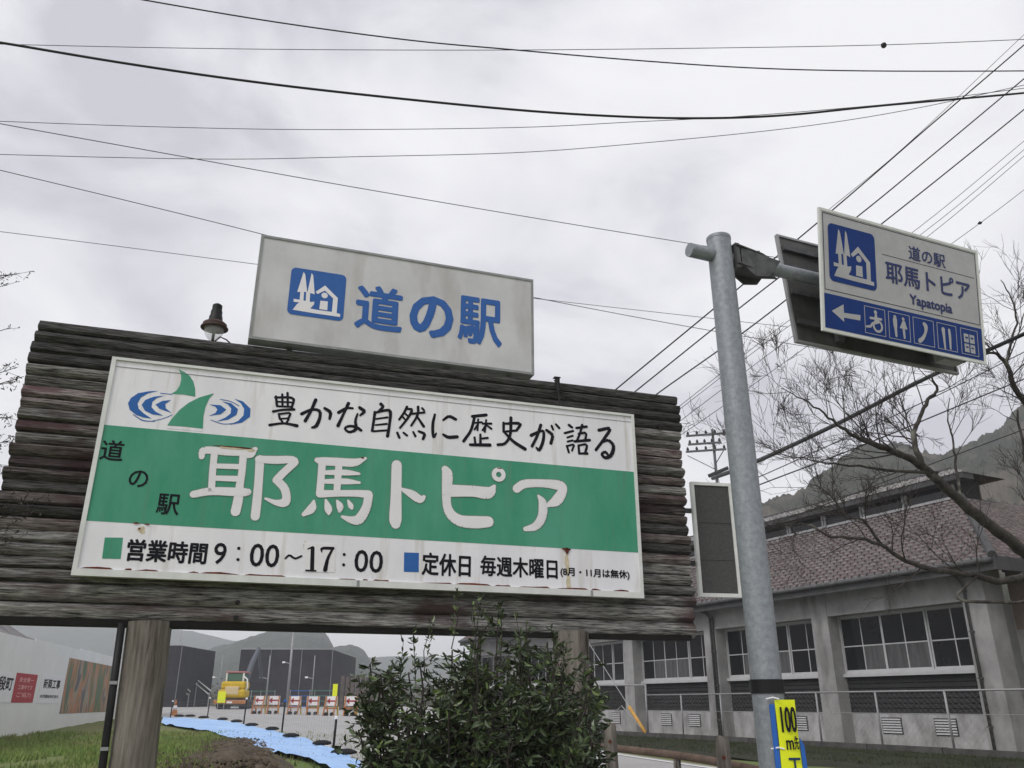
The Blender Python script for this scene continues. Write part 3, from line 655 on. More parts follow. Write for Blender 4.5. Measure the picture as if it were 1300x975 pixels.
m = MB(); ppoly(m, FS, [(95,145),(182,97),(186,160),(310,178),(308,218),(186,196),(188,228)], io, isc, .003, W_); m.build('arrow', None, rs)
m = MB(); strokes(m, FS, [[(421,155,11),(423,157,11)], [(425,180,9),(427,228,10)], [(385,198,7),(465,210,7)], [(440,232,8),(400,240,7),(385,262,7),(355,262,6)]], io, isc, .003, W_, sm=False)
ca = fl(io[0] + 438 / isc, io[1] + 262 / isc); ring(m, FS, ca, .040, .062, .0036, W_); m.build('wheelchair_symbol', None, rs)
m = MB(); strokes(m, FS, [[(567,190,10),(568,192,10)], [(568,212,15),(572,262,13)], [(573,268,10),(579,332,8)], [(629,207,10),(630,209,10)], [(634,285,9),(641,348,7)]], io, isc, .003, W_, sm=False); ppoly(m, FS, [(625,222),(642,224),(662,287),(604,274)], io, isc, .0045, W_); m.build('toilet_symbol', None, rs)
m = MB(); strokes(m, FS, [[(787,245,11),(800,265,14),(797,310,9),(778,350,11),(755,370,13)]], io, isc, .003, W_); m.build('telephone_symbol', None, rs)
m = MB(); strokes(m, FS, [[(930,285,13),(936,335,9),(946,430,6)], [(974,290,8),(980,335,9),(986,430,6)]], io, isc, .003, W_)
m.build('cutlery_symbol', None, rs)
m = MB(); ppoly(m, FS, [(1083,313),(1162,332),(1173,470),(1095,450)], io, isc, .003, W_); m.build('white_square', None, rs)
m = MB(); strokes(m, FS, [[(1122,322,4),(1134,460,4)], [(1088,382,4),(1168,402,4)], [(1100,345,5),(1112,348,5)], [(1140,352,5),(1152,355,5)], [(1104,415,4),(1118,420,4)], [(1145,425,4),(1158,430,4)]], io, isc, .0042, M_rblue, sm=False); m.build('square_bars', None, rs)
xsI = [(340, 495), (520, 680), (705, 860), (885, 1030), (1062, 1190)]
aI = [(fl(io[0] + x0 / isc, io[1] + (100 + (x0 - 340) * .215 + 100) / isc)[0], fl(io[0] + x1 / isc, io[1] + (130 + (x1 - 495) * .215 + 100) / isc)[0]) for x0, x1 in xsI]
for a0, a1 in aI:
    m = MB(); u0, u1 = .05, ud - .035; w = .005
    for q in ((a0, a1, u0, u0 + w), (a0, a1, u1 - w, u1), (a0, a0 + w, u0 + w, u1 - w), (a1 - w, a1, u0 + w, u1 - w)): m.box(FS, *q, .0016, .003)
    m.build('symbol_border', M_rwhite, rs)
# stiffening rails and brackets on the back of the front sign
m = MB()
for u in (.12, HH - .16): m.box(FS, L0 + .1, L1 - .1, u, u + .06, -.06, -.012)
m.build('back_rail', M_back, rs)
for a_ in (1.25, 2.45):
    pass
    m2 = MB(); m2.box(S, a_, a_ + .07, 4.66, 5.62, .066, .115); m2.box(S, a_ - .01, a_ + .08, 5.12, 5.30, -.068, .066); m2.build('arm_clamp', M_galvd, rs)
# the sign facing the other way
tb = math.atan2(-.07, 1.13); BS = Plane(S.p(0, 4.58, -.13), S.A, (S.U * math.cos(tb) + S.N * math.sin(tb)))
c = BS.p(1.88, 0, 0)
rb = thing('road_sign', 'back of the second overhead sign, dark metal, facing away behind the Yapatopia sign', 'road sign', tuple(c))
b0, b1, bh = .87, 2.90, 1.155
m = MB(); m.box(BS, b0, b1, 0, bh, -.012, 0); m.build('plate', M_back, rb)
m = MB()
for q in ((b0 - .01, b0 + .012, -.01, bh + .01), (b1 - .012, b1 + .01, -.01, bh + .01), (b0 + .012, b1 - .012, -.01, .012), (b0 + .012, b1 - .012, bh - .012, bh + .01)): m.box(BS, *q, -.025, .012)
m.build('frame', M_netg, rb)
for u in (.18, .5, .78, bh - .13 - .04):
    m = MB(); m.box(BS, b0 + .03, b1 - .03, u, u + .05, 0, .035); m.build('back_rail', M_galvd, rb)
for a_ in (1.32, 2.52):
    m = MB(); m.box(S, a_, a_ + .07, 4.64, 5.66, -.118, -.064); m.build('hanger', M_galvd, rb)
m = MB(); m.box(S, 2.50, 2.76, 4.60, 4.72, -.05, .06); m.build('junction_box', M_netg, rb)

# yellow construction banner tied to the pole
YB = vplane(1.98, 6.262, 4)
def yl(x, y): return YB.loc(940 + x / 8.475, 860 + y / 8.475)
y0 = yl(362, 240); y1 = yl(575, 238)
bn = thing('banner', 'fluorescent yellow roadworks banner with black lettering tied to the steel pole', 'banner', tuple(YB.p(y0[0], .3, 0)))
W0, W1, TZ = y0[0], y0[0] + .15, y0[1]
m = MB(); nn = 16; rows = []
for i in range(nn + 1):
    u = TZ - (TZ - .35) * i / nn
    for j in range(5): rows.append(YB.p(W0 + (W1 - W0) * j / 4, u, .010 * math.sin(u * 6 + j * .8)))
m.v = [tuple(v) for v in rows]; m.f = [(i * 5 + j, i * 5 + j + 1, (i + 1) * 5 + j + 1, (i + 1) * 5 + j) for i in range(nn) for j in range(4)]; m.m = [0] * len(m.f)
m.build('cloth', M_yflag, bn, smooth=True)
m = MB(); x0, x1 = W0 + .028, W1 - .008
text(m, YB, '100', (x0, TZ - .215), (x1, TZ - .045), .013, M_ink, .02, px=False)
text(m, YB, 'm', (x0 + .02, TZ - .325), (x0 + .075, TZ - .262), .013, M_ink, .03, px=False); text(m, YB, '先', (x0 + .078, TZ - .325), (x1 - .002, TZ - .235), .013, M_ink, .02, px=False)
M_dg = mat('banner_ink_blue', (.01, .04, .10), .6)
text(m, YB, '工', (x0 + .02, TZ - .475), (x1, TZ - .375), .014, M_dg, .03, px=False); text(m, YB, '事', (x0 + .02, TZ - .625), (x1, TZ - .51), .014, M_dg, .03, px=False); text(m, YB, '中', (x0 + .02, TZ - .78), (x1, TZ - .67), .014, M_dg, .03, px=False)
m.build('lettering', None, bn)
m = MB(); m.prism(YB, [(W0 - .038, TZ - .03), (W0 - .004, TZ - .03), (W0 - .004, .35), (W0 - .04, .35)], -.008, .004); m.prism(YB, [(W1 + .004, TZ - .25), (W1 + .03, TZ - .3), (W1 + .05, .35), (W1 + .004, .35)], -.008, .004); m.build('blue_backing', M_bflag, bn)
for u in (TZ + .005, TZ - .32):
    m = MB(); m.tube([YB.p(W0 - .05, u, -.02), YB.p(W0 - .01, u + .01, .012), YB.p(W0 + .03, u, .014)], .006, 6); m.build('tie', M_letter, bn)

# ================================================================== SCHOOL-LIKE BUILDING ON THE RIGHT
bx = at(1240, 852, 20); th = R(-63)
W = Plane((bx.x, bx.y, 0), (math.cos(th), math.sin(th), 0))
bo = W.p(-15, .4, -3)
sb = thing('long_building', 'long low grey concrete building with reddish tiled hip roof and rows of white-framed windows', 'building', tuple(bo))
PIT = 4.63; NB_ = 6; Zb = .42; SILL = 2.24; HEAD = 3.70
far = -NB_ * PIT + .25
m = MB(); m.box(W, far, .82, Zb, 1.27, -.5, -.02); m.build('base_wall', M_plaster, sb)
m = MB(); m.box(W, far, .82, HEAD, 4.42, -.3, .385); m.build('header_beam', M_conc, sb)
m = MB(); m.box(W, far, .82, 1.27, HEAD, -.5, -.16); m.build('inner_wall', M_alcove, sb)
for k in range(NB_ + 1):
    p0 = .25 - k * PIT
    m = MB(); m.prism(W, [(p0 - .02, Zb), (p0 + .60, Zb), (p0 + .57, 4.2), (p0, 4.2)], -.18, .40); m.build('pillar', M_conc, sb)
    if k == NB_: break
    b0, b1 = p0 - PIT + .57, p0           # the bay to the far side of this pillar
    m = MB(); m.box(W, b0, b1, SILL - .10, SILL - .02, -.15, .10); m.build('sill', M_wframe, sb)
    wnd = MB(); fr = .035
    for q in ((b0, b1, SILL - .02, SILL + .03), (b0, b1, HEAD - .04, HEAD), (b0, b0 + fr, SILL + .03, HEAD - .04), (b1 - fr, b1, SILL + .03, HEAD - .04)): wnd.box(W, *q, -.10, .0)
    wo_ = wnd.build('window', M_wframe, sb); n = 3; w = (b1 - b0) / n
    for j in range(n):
        x0, x1 = b0 + j * w, b0 + (j + 1) * w; dd = -.012 if j % 2 else -.045
        s_ = MB()
        for q in ((x0 + .0, x0 + .045, SILL + .03, HEAD - .04), (x1 - .045, x1, SILL + .03, HEAD - .04)): s_.box(W, *q, dd - .02, dd)
        s_.box(W, (x0 + x1) / 2 - .014, (x0 + x1) / 2 + .014, SILL + .03, HEAD - .04, dd - .015, dd - .002)
        for q in ((x0 + .045, (x0 + x1) / 2 - .014), ((x0 + x1) / 2 + .014, x1 - .045)):
            s_.box(W, *q, 2.90, 2.93, dd - .015, dd - .002); s_.box(W, *q, SILL + .03, SILL + .075, dd - .02, dd); s_.box(W, *q, HEAD - .075, HEAD - .04, dd - .02, dd)
        subpart(s_.build('sash', M_wframe, sb), wo_)
        for q0, q1 in ((x0 + .045, (x0 + x1) / 2 - .014), ((x0 + x1) / 2 + .014, x1 - .045)):
            for u0, u1 in ((SILL + .075, 2.90), (2.93, HEAD - .075)):
                g = MB(); g.box(W, q0, q1, u0, u1, dd - .011, dd - .008); subpart(g.build('pane', M_curt if (u0 < 2.5 and (j * 2 + (q0 > x0 + .1)) % 6 in (1, 2, 3) and k < 3) else M_glass, sb), wo_)
    # pale curtain or furniture seen through the lower panes
    if k in (0, 1, 2):
        m = MB(); m.box(W, b0 + .9, b0 + 1.9, SILL, 2.75, -.14, -.13); m.box(W, b0 + 2.15, b0 + 2.5, SILL, 2.82, -.14, -.13); m.build('curtain', M_plaster, sb)
    u = 1.27
    i = 0
    while u < SILL - .12:
        m = MB(); h = .115; m.prism(Plane(W.p(0, 0, 0), W.N, W.U), [(-.06, u), (.0, u), (-.03, u + h), (-.06, u + h)], b0, b1) if False else m.hexa([W.p(b0, u, .0), W.p(b1, u, .0), W.p(b1, u, -.10), W.p(b0, u, -.10), W.p(b0, u + h, -.03), W.p(b1, u + h, -.03), W.p(b1, u + h, -.10), W.p(b0, u + h, -.10)])
        m.build('slat', M_slat, sb); u += h + .004; i += 1
    for v0 in (b1 - 1.30, b1 - 2.82):
        m = MB(); m.box(W, v0 - .3, v0 + .3, .78, 1.16, -.02, -.005); vo = m.build('vent', M_slat, sb)
        for j in range(6):
            z = .80 + j * .06; g = MB(); g.hexa([W.p(v0 - .28, z, .012), W.p(v0 + .28, z, .012), W.p(v0 + .28, z, -.004), W.p(v0 - .28, z, -.004), W.p(v0 - .28, z + .035, .0), W.p(v0 + .28, z + .035, .0), W.p(v0 + .28, z + .035, -.004), W.p(v0 - .28, z + .035, -.004)]); subpart(g.build('louvre', M_wframe, sb), vo)
    for q in ((p0 + .12,) if k == 0 else (p0 + .40, p0 + .52) if k % 2 == 0 else ()):
        m = MB(); m.tube([W.p(q, .45, .44), W.p(q, 4.05, .44), W.p(q, 4.2, .6), W.p(q, 4.28, .92)], .035, 8); m.build('downpipe', M_galvd, sb, smooth=True)
        m = MB()
        for z in (1.0, 2.0, 3.0, 3.9): m.box(W, q - .05, q + .05, z, z + .03, .40, .48)
        m.build('pipe_bracket', M_galvd, sb)
# eaves
EV = .95; RE = 1.55                       # eave distance out, end of the eave
m = MB(); m.box(W, far, RE, 4.40, 4.46, -.2, EV - .05); m.build('soffit', M_ridge, sb)
m = MB(); m.box(W, far, RE, 4.22, 4.52, EV - .05, EV); m.box(W, RE, RE + .05, 4.22, 4.52, -6.5, EV); m.build('fascia', M_ridge, sb)
m = MB(); m.tube([W.p(far, 4.43, EV + .06), W.p(RE, 4.43, EV + .06)], .06, 8); m.build('gutter', M_galvd, sb, smooth=True)
# main roof: tile courses from the eave up to the clerestory, hipped at the near end
LD, LZ, LA = -2.55, 6.78, -1.25           # clerestory foot: distance, height, near end
def courses(name, e0, e1, t0, t1, n, m_, parent, cols):
    """courses of tiles between an eave edge (e0,e1) and a top edge (t0,t1)"""
    e0, e1, t0, t1 = map(Vector, (e0, e1, t0, t1)); nrm_ = (e1 - e0).cross(t0 - e0).normalized()
    if nrm_.z < 0: nrm_ = -nrm_
    mb_ = MB()
    for i in range(n):
        f0, f1 = i / n, (i + 1) / n
        a, b = e0.lerp(t0, f0), e1.lerp(t1, f0); c_, d_ = e0.lerp(t0, f1 + .02), e1.lerp(t1, f1 + .02); k = max(3, int((b - a).length / cols))
        for j in range(k):
            s0, s1 = (j + (.5 if i % 2 else 0)) / k, (j + 1 + (.5 if i % 2 else 0)) / k
            if s0 >= 1: continue
            s1 = min(s1, 1); g = .006; j1, j2 = random.uniform(-.006, .006), random.uniform(-.006, .006)
            A_, B_ = a.lerp(b, s0 + .0008), a.lerp(b, s1 - .0008); C_, D_ = c_.lerp(d_, s0 + .0008), c_.lerp(d_, s1 - .0008)
            lift = nrm_ * (.045 + j1); low = nrm_ * (.004)
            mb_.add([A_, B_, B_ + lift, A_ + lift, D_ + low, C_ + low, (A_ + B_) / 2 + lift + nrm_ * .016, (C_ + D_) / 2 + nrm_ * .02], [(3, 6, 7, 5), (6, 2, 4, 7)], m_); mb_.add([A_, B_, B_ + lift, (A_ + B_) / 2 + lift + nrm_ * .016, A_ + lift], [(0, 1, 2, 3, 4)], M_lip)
    return mb_.build(name, None, parent, kind='stuff')
m = MB(); fl_ = [W.p(far, 4.47, EV), W.p(RE, 4.47, EV), W.p(LA, LZ - .03, LD), W.p(far, LZ - .03, LD)]; m.add(fl_, [(0, 1, 2, 3)])
m.add([W.p(RE, 4.47, EV), W.p(RE, 4.47, -9), W.p(LA, LZ - .03, -6), W.p(LA, LZ - .03, LD)], [(0, 1, 2, 3)]); m.build('roof_deck', M_ridge, sb)
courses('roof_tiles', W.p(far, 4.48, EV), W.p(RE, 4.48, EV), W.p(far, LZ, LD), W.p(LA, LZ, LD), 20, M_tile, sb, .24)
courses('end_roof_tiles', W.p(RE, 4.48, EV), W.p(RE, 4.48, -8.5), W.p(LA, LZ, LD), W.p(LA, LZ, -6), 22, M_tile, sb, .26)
m = MB(); m.tube([W.p(RE + .02, 4.53, EV + .02), W.p(LA, LZ + .06, LD)], .10, 8); m.build('hip_cap', M_ridge, sb)
# clerestory
m = MB(); m.box(W, far, LA, LZ - .1, LZ + .56, LD - .9, LD - .04); m.build('clerestory_wall', M_slat, sb)
m = MB(); m.box(W, far, LA + .05, LZ, LZ + .07, LD - .04, LD + .09); m.build('clerestory_sill', M_wframe, sb)
k = 0
x = LA - .15
while x > far + 1.6:
    m = MB()
    for q in (x - .06, x - .17): m.box(W, q, q + .06, LZ + .07, LZ + .42, LD - .04, LD + .02)
    m.build('clerestory_mullion', M_wframe, sb)
    g = MB(); g.box(W, x - 1.53, x - .19, LZ + .07, LZ + .42, LD - .035, LD - .03); g.build('clerestory_pane', M_glass, sb)
    x -= 1.55
m = MB(); m.box(W, far, LA + .45, LZ + .42, LZ + .58, LD - .04, LD + .42); m.build('clerestory_eave', M_ridge, sb)
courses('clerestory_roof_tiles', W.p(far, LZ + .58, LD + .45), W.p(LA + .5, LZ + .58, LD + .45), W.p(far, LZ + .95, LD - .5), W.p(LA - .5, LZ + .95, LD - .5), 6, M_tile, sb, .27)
m = MB(); m.add([W.p(far, LZ + .575, LD + .42), W.p(LA + .48, LZ + .575, LD + .42), W.p(LA - .5, LZ + .93, LD - .5), W.p(far, LZ + .93, LD - .5), W.p(LA + .48, LZ + .575, LD - 1.4), W.p(far, LZ + .575, LD - 1.4)], [(0, 1, 2, 3), (1, 4, 2), (2, 4, 5, 3)]); m.build('clerestory_roof_deck', M_tile, sb)
m = MB(); m.tube([W.p(far, LZ + .98, LD - .5), W.p(LA - .5, LZ + .98, LD - .5)], .07, 8); m.build('ridge_cap', M_ridge, sb)
# far gable
m = MB(); m.prism(W, [(far - .0, Zb), (far + .02, Zb), (far + .02, 4.4), (far, 4.4)], -7, .38); m.build('end_wall', M_conc, sb)

# lower wing at the near end
wg = thing('building_wing', 'lower wing of the grey building with brown painted wall and dark window at right edge', 'building', tuple(W.p(4, .4, -3)))
M_brown = mat('brown_paint', (.17, .125, .10), .9, col2=(.13, .10, .085), vscale=2)
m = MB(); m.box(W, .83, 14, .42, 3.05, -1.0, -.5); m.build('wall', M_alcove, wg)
m = MB(); m.box(W, .83, 14, 3.05, 4.35, -1.0, -.495); m.build('upper_wall', M_brown, wg)
m = MB()
for q in ((1.7, 5.5, 2.12, 2.17), (1.7, 5.5, 3.45, 3.50), (1.7, 1.75, 2.17, 3.45), (3.6, 3.65, 2.17, 3.45)): m.box(W, *q, -.52, -.44)
wf = m.build('window', M_wframe, wg)
for q0, q1 in ((1.75, 3.6), (3.65, 5.45)):
    g = MB(); g.box(W, q0, q1, 2.17, 3.45, -.49, -.48); subpart(g.build('pane', M_glass, wg), wf)
m = MB(); m.box(W, 1.0, 14, 4.30, 4.46, -.2, -.13); m.box(W, 1.0, 14, 4.40, 4.455, -1.0, -.2); m.build('fascia', M_ridge, wg)
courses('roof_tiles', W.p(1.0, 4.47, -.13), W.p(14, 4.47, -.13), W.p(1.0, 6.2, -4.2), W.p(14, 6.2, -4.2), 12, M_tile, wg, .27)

# chain fence on its kerb
FZ = .60
fn = thing('mesh_fence', 'low grey wire mesh fence with pipe rail in front of the long building', 'fence', tuple(W.p(-4, FZ, 1.5)))
m = MB(); m.tube([W.p(-10.85, 1.74, 1.5), W.p(8, 1.76, 1.5)], .021, 8); m.build('rail', M_netg, fn, smooth=True)
m = MB(); m.tube([W.p(-10.85, 1.27, 1.5), W.p(8, 1.28, 1.5)], .008, 6); m.build('middle_wire', M_netg, fn)
for k in range(11):
    a_ = -10.85 + 1.84 * k; h = 2.07 if k == 0 else 1.74
    m = MB(); m.tube([W.p(a_, FZ - .05, 1.5), W.p(a_, h, 1.5)], .026 if k else .035, 8); m.build('fence_post', M_netg, fn, smooth=True)
m = MB(); s_ = .14; x = -10.85
while x < 8:
    for sg in (1, -1):
        h = 1.15; x1 = x + sg * h
        m.tube([W.p(x, FZ + .04, 1.5 + sg * .003), W.p(x1, FZ + .04 + h, 1.5 + sg * .003)], .0016, 3, cap=False)
    x += s_
m.build('wire_mesh', M_netg, fn, kind='stuff')
m = MB(); m.tube([W.p(-10.85, 2.05, 1.5), W.p(-13.5, 2.09, 1.6)], .03, 8); m.tube([W.p(-13.5, .5, 1.6), W.p(-13.5, 2.09, 1.6)], .03, 8); m.build('gate_frame', M_netg, fn)
m = MB(); i = 0
x = -24.
while x < 12:
    m = MB(); m.box(W, x, x + 1.97, .20, FZ + random.uniform(-.004, .004), 1.40, 1.62); m.build('kerb_stone', M_kerb, kind='structure'); x += 2.0
m = MB()
for i in range(60):
    a_ = -26 + 38 * i / 59
    for j in range(9):
        d_ = 1.62 + 4.6 * j / 8; q = W.p(a_, 0, d_); nz_ = .05 * noise.noise(Vector((a_ * 1.5, d_ * 2, 0)))
        m.v.append((q.x, q.y, .48 - .02 * sm(1.62, 2.2, d_) + .06 * math.sin(min(1, (d_ - 1.62) / 4.6) * math.pi) + nz_ - .03 * sm(5, 6.2, d_)))
m.f = [(i * 9 + j, i * 9 + j + 1, (i + 1) * 9 + j + 1, (i + 1) * 9 + j) for i in range(59) for j in range(8)]; m.m = [0] * len(m.f); m.build('verge', M_hedge, smooth=True, kind='structure')
m = MB()
for _ in range(16000):
    a_ = random.uniform(-14, 6); d_ = random.uniform(1.65, 5.6); q = W.p(a_, 0, d_); z = .47 - .02 * sm(1.62, 2.2, d_) + .06 * math.sin((d_ - 1.62) / 4.6 * math.pi); h = random.uniform(.02, .07); r_ = random.uniform(0, 6.28)
    m.add([(q.x - .012 * math.cos(r_), q.y - .012 * math.sin(r_), z - .02), (q.x + .012 * math.cos(r_), q.y + .012 * math.sin(r_), z - .02), (q.x + random.gauss(0, .02), q.y + random.gauss(0, .02), z + h)], [(0, 1, 2)])
m.build('verge_grass', mat('verge_weed', (.05, .065, .025), .9, var=.5, vscale=1), kind='stuff')

# guy wire with its orange guard, wooden posts and rail by the road
gw = at(820, 931, 19.5); gt = at(751, 822, 21.5); g1_ = gw.lerp(gt, .28)
t_g = thing('stay_wire', 'steel stay wire with orange guard sleeve leaning in front of the windows', 'stay wire', tuple(gw))
m = MB(); m.tube([gw, gt + (gt - gw) * 1.2], .010, 6); m.build('wire', M_netg, t_g)
m = MB(); m.tube([gw + (gt - gw) * .01, g1_], .038, 8); m.build('guard_sleeve', mat('guard_orange', (.60, .33, .08), .6, var=.2), t_g, smooth=True)
m = MB(); q = at(785, 900, 19.6); m.tube([at(820, 931, 19.6), at(789, 896, 19.8), at(783, 902, 19.9)], .014, 6); m.build('second_rod', M_netg, t_g)
for (px, py, Y, w, lab) in ((775, 920, 10.5, .072, 'grey weathered wooden post just right of the right billboard post'), (917, 937, 9.3, .076, 'chipped brown wooden post left of the steel pole foot')):
    c = at(px, py, Y); tpost = thing('wooden_post', lab, 'post', (c.x, c.y, .1)); m = MB(); pl = vplane(c.x, c.y, 12)
    rows = [(.0, 1), (.5, 1.02), (.85, .98), (.97, .92), (1, .7)]; H_ = c.z + .02 - .1
    m.tube([Vector((c.x, c.y, .05))] + [Vector((c.x + .006 * math.sin(i * 2.1), c.y, .1 + H_ * t)) for i, (t, r) in enumerate(rows)], [w] + [w * r for t, r in rows], 8); auto_smooth(m.build('shaft', M_post, tpost))
    m = MB(); m.box(pl, -.02, .03, c.z - .22, c.z - .14, -w - .012, -w + .01) if False else m.tube([Vector((c.x - .02, c.y - w * 1.0, c.z - .18)), Vector((c.x - .02, c.y - w * 1.15, c.z - .18))], .02, 8); m.build('reflector', M_rust, tpost)
lr = thing('log_rail', 'low brown log guard rail curving beside the road behind the wooden posts', 'guard rail', tuple(at(820, 950, 12.6)))
pts = [at(745, 946, 13.6), at(800, 952, 12.8), at(860, 959, 12.0), at(905, 966, 11.2), at(980, 982, 10.2)]
m = MB(); m.tube([Vector((p.x, p.y, p.z)) for p in pts], .05, 10); m.build('rail', mat('rail_wood', (.15, .105, .08), .9, var=.5, vscale=6), lr, smooth=True)
m = MB()
for p in pts[::2]: 
    m = MB(); m.tube([Vector((p.x, p.y + .05, .2)), Vector((p.x, p.y + .05, p.z + .02))], .05, 8); m.build('rail_post', M_post, lr)

# ================================================================== HOARDING ON THE LEFT
h0 = at(0, 878, 24.7); HD = vplane(h0.x, h0.y, 103.8); 
hd = thing('hoarding', 'long white construction hoarding with posters standing on the grass bank', 'hoarding', (h0.x, h0.y + 6, .3))
steps = [-26, -22, -18.5]
def hl(px, py, d=0): return HD.loc(px, py, d)
a_0 = hl(-5, 806)[0]; a_2 = hl(152, 838)[0]; edges = [a_0 - 12, a_0 - 7, a_0 - 3, a_0, hl(45, 815)[0], hl(103, 826)[0], a_2 + 2, a_2 + 6, a_2 + 12]
for i in range(len(edges) - 1):
    a0, a1 = edges[i], edges[i + 1]; n = 2 if a1 - a0 > 3 else 1; 
    for k in range(n):
        x0, x1 = a0 + (a1 - a0) * k / n, a0 + (a1 - a0) * (k + 1) / n; zt = 3.38 + .05 * ((i * 7) % 3 - 1)
        m = MB(); m.box(HD, x0 + .004, x1 - .004, -.1, zt, -.03, 0); m.build('sheet', M_hoard, hd)
m = MB(); q = [hl(x, y, .012) for x, y in ((88.5, 835), (150, 846), (142, 904), (76, 905))]
pa0, pa1 = (q[0][0] + q[3][0]) / 2, (q[1][0] + q[2][0]) / 2; pu0, pu1 = (q[3][1] + q[2][1]) / 2, q[0][1]
# abstract painted mural: patches of green, orange and ochre
mm = bpy.data.materials.new('mural'); mm.use_nodes = True; t = mm.node_tree; bs = t.nodes['Principled BSDF']
tcn = t.nodes.new('ShaderNodeTexCoord'); mpn = t.nodes.new('ShaderNodeMapping'); mpn.inputs['Scale'].default_value = (1.0, .9, .30)
nz = t.nodes.new('ShaderNodeTexNoise'); nz.inputs['Scale'].default_value = 1.25; nz.inputs['Detail'].default_value = 3; nz.inputs['Distortion'].default_value = .25
rp = t.nodes.new('ShaderNodeValToRGB'); rp.color_ramp.interpolation = 'EASE'; el_ = rp.color_ramp.elements
el_[0].position = .30; el_[0].color = (.06, .10, .10, 1); el_[1].position = .72; el_[1].color = (.16, .20, .13, 1)
for p_, c_ in ((.40, (.10, .16, .08, 1)), (.47, (.42, .17, .08, 1)), (.54, (.30, .27, .20, 1)), (.58, (.07, .08, .10, 1)), (.64, (.48, .22, .10, 1))): q_ = rp.color_ramp.elements.new(p_); q_.color = c_
t.links.new(tcn.outputs['Object'], mpn.inputs[0]); t.links.new(mpn.outputs[0], nz.inputs['Vector']); t.links.new(nz.outputs[0], rp.inputs[0]); t.links.new(rp.outputs[0], bs.inputs['Base Color']); bs.inputs['Roughness'].default_value = .6
m = MB(); m.box(HD, min(pa0, pa1), max(pa0, pa1), pu0, pu1, .0, .012); m.build('mural', mm, hd)
def poster(px0, px1, py0, py1, mt, name):
    a = sorted((hl(px0, (py0 + py1) / 2)[0], hl(px1, (py0 + py1) / 2)[0])); u1 = hl((px0 + px1) / 2, py0)[1]; u0 = hl((px0 + px1) / 2, py1)[1]
    m = MB(); m.box(HD, a[0], a[1], u0, u1, 0, .012); return m.build(name, mt, hd), a[0], a[1], u0, u1
o1, a0, a1, u0, u1 = poster(17.5, 44.5, 855, 892, M_red, 'red_poster')
# far side is the smaller a? lettering lines as printed bars of characters
h_ = u1 - u0
m = MB()
for i, (s, hh) in enumerate((('安全第一', .15), ('工事中です', .15), ('ご協力', .15))):
    zz = u1 - h_ * (.30 + .26 * i); text(m, HD, s, (a0 + (a1 - a0) * .16, zz - h_ * .0), (a1 - (a1 - a0) * .16, zz + h_ * .17), .014, M_pink, .02, px=False)
m.build('poster_lettering', None, hd)
o2, a0, a1, u0, u1 = poster(50, 78, 856, 893, M_letter, 'white_poster'); h_ = u1 - u0
m = MB(); text(m, HD, '新築工事', (a0 + (a1 - a0) * .12, u1 - h_ * .50), (a1 - (a1 - a0) * .12, u1 - h_ * .16), .014, M_ink, .03, px=False); text(m, HD, '平成建設株式会社'.replace('平成', '共同'), (a0 + (a1 - a0) * .06, u1 - h_ * .82), (a1 - (a1 - a0) * .1, u1 - h_ * .70), .014, M_ink, .03, px=False); m.build('poster_lettering', None, hd)
o3, a0, a1, u0, u1 = poster(-16, 16, 853, 892, M_letter, 'white_poster'); h_ = u1 - u0
m = MB(); text(m, HD, '役段町', (a0 + (a1 - a0) * .06, u1 - h_ * .60), (a1 - (a1 - a0) * .04, u1 - h_ * .12), .014, M_ink, .04, px=False); m.build('poster_lettering', None, hd)

# sprayed-concrete cutting behind the hoarding
m = MB(); ny, nz_ = 70, 26
for i in range(ny):
    Y = 8 + 66 * i / (ny - 1)
    for j in range(nz_):
        t = j / (nz_ - 1); base = HD.p(0, 0, -3.0); x = base.x - (Y - base.y) * math.tan(R(13.8)) - 12 * t
        x += 1.0 * noise.noise(Vector((Y * .13, t * 3, 1))) + .35 * noise.noise(Vector((Y * .6, t * 9, 4)))
        z = .2 + 8.2 * (1 - (1 - t) ** 1.6) * (1 - .25 * sm(40, 74, Y)) + .5 * noise.noise(Vector((Y * .2, t * 4, 7)))
        m.v.append((x, Y, z if j else .1))
m.f = [(i * nz_ + j, i * nz_ + j + 1, (i + 1) * nz_ + j + 1, (i + 1) * nz_ + j) for i in range(ny - 1) for j in range(nz_ - 1)]; m.m = [0] * len(m.f)
m.build('hillside', M_shot, smooth=True, kind='structure')

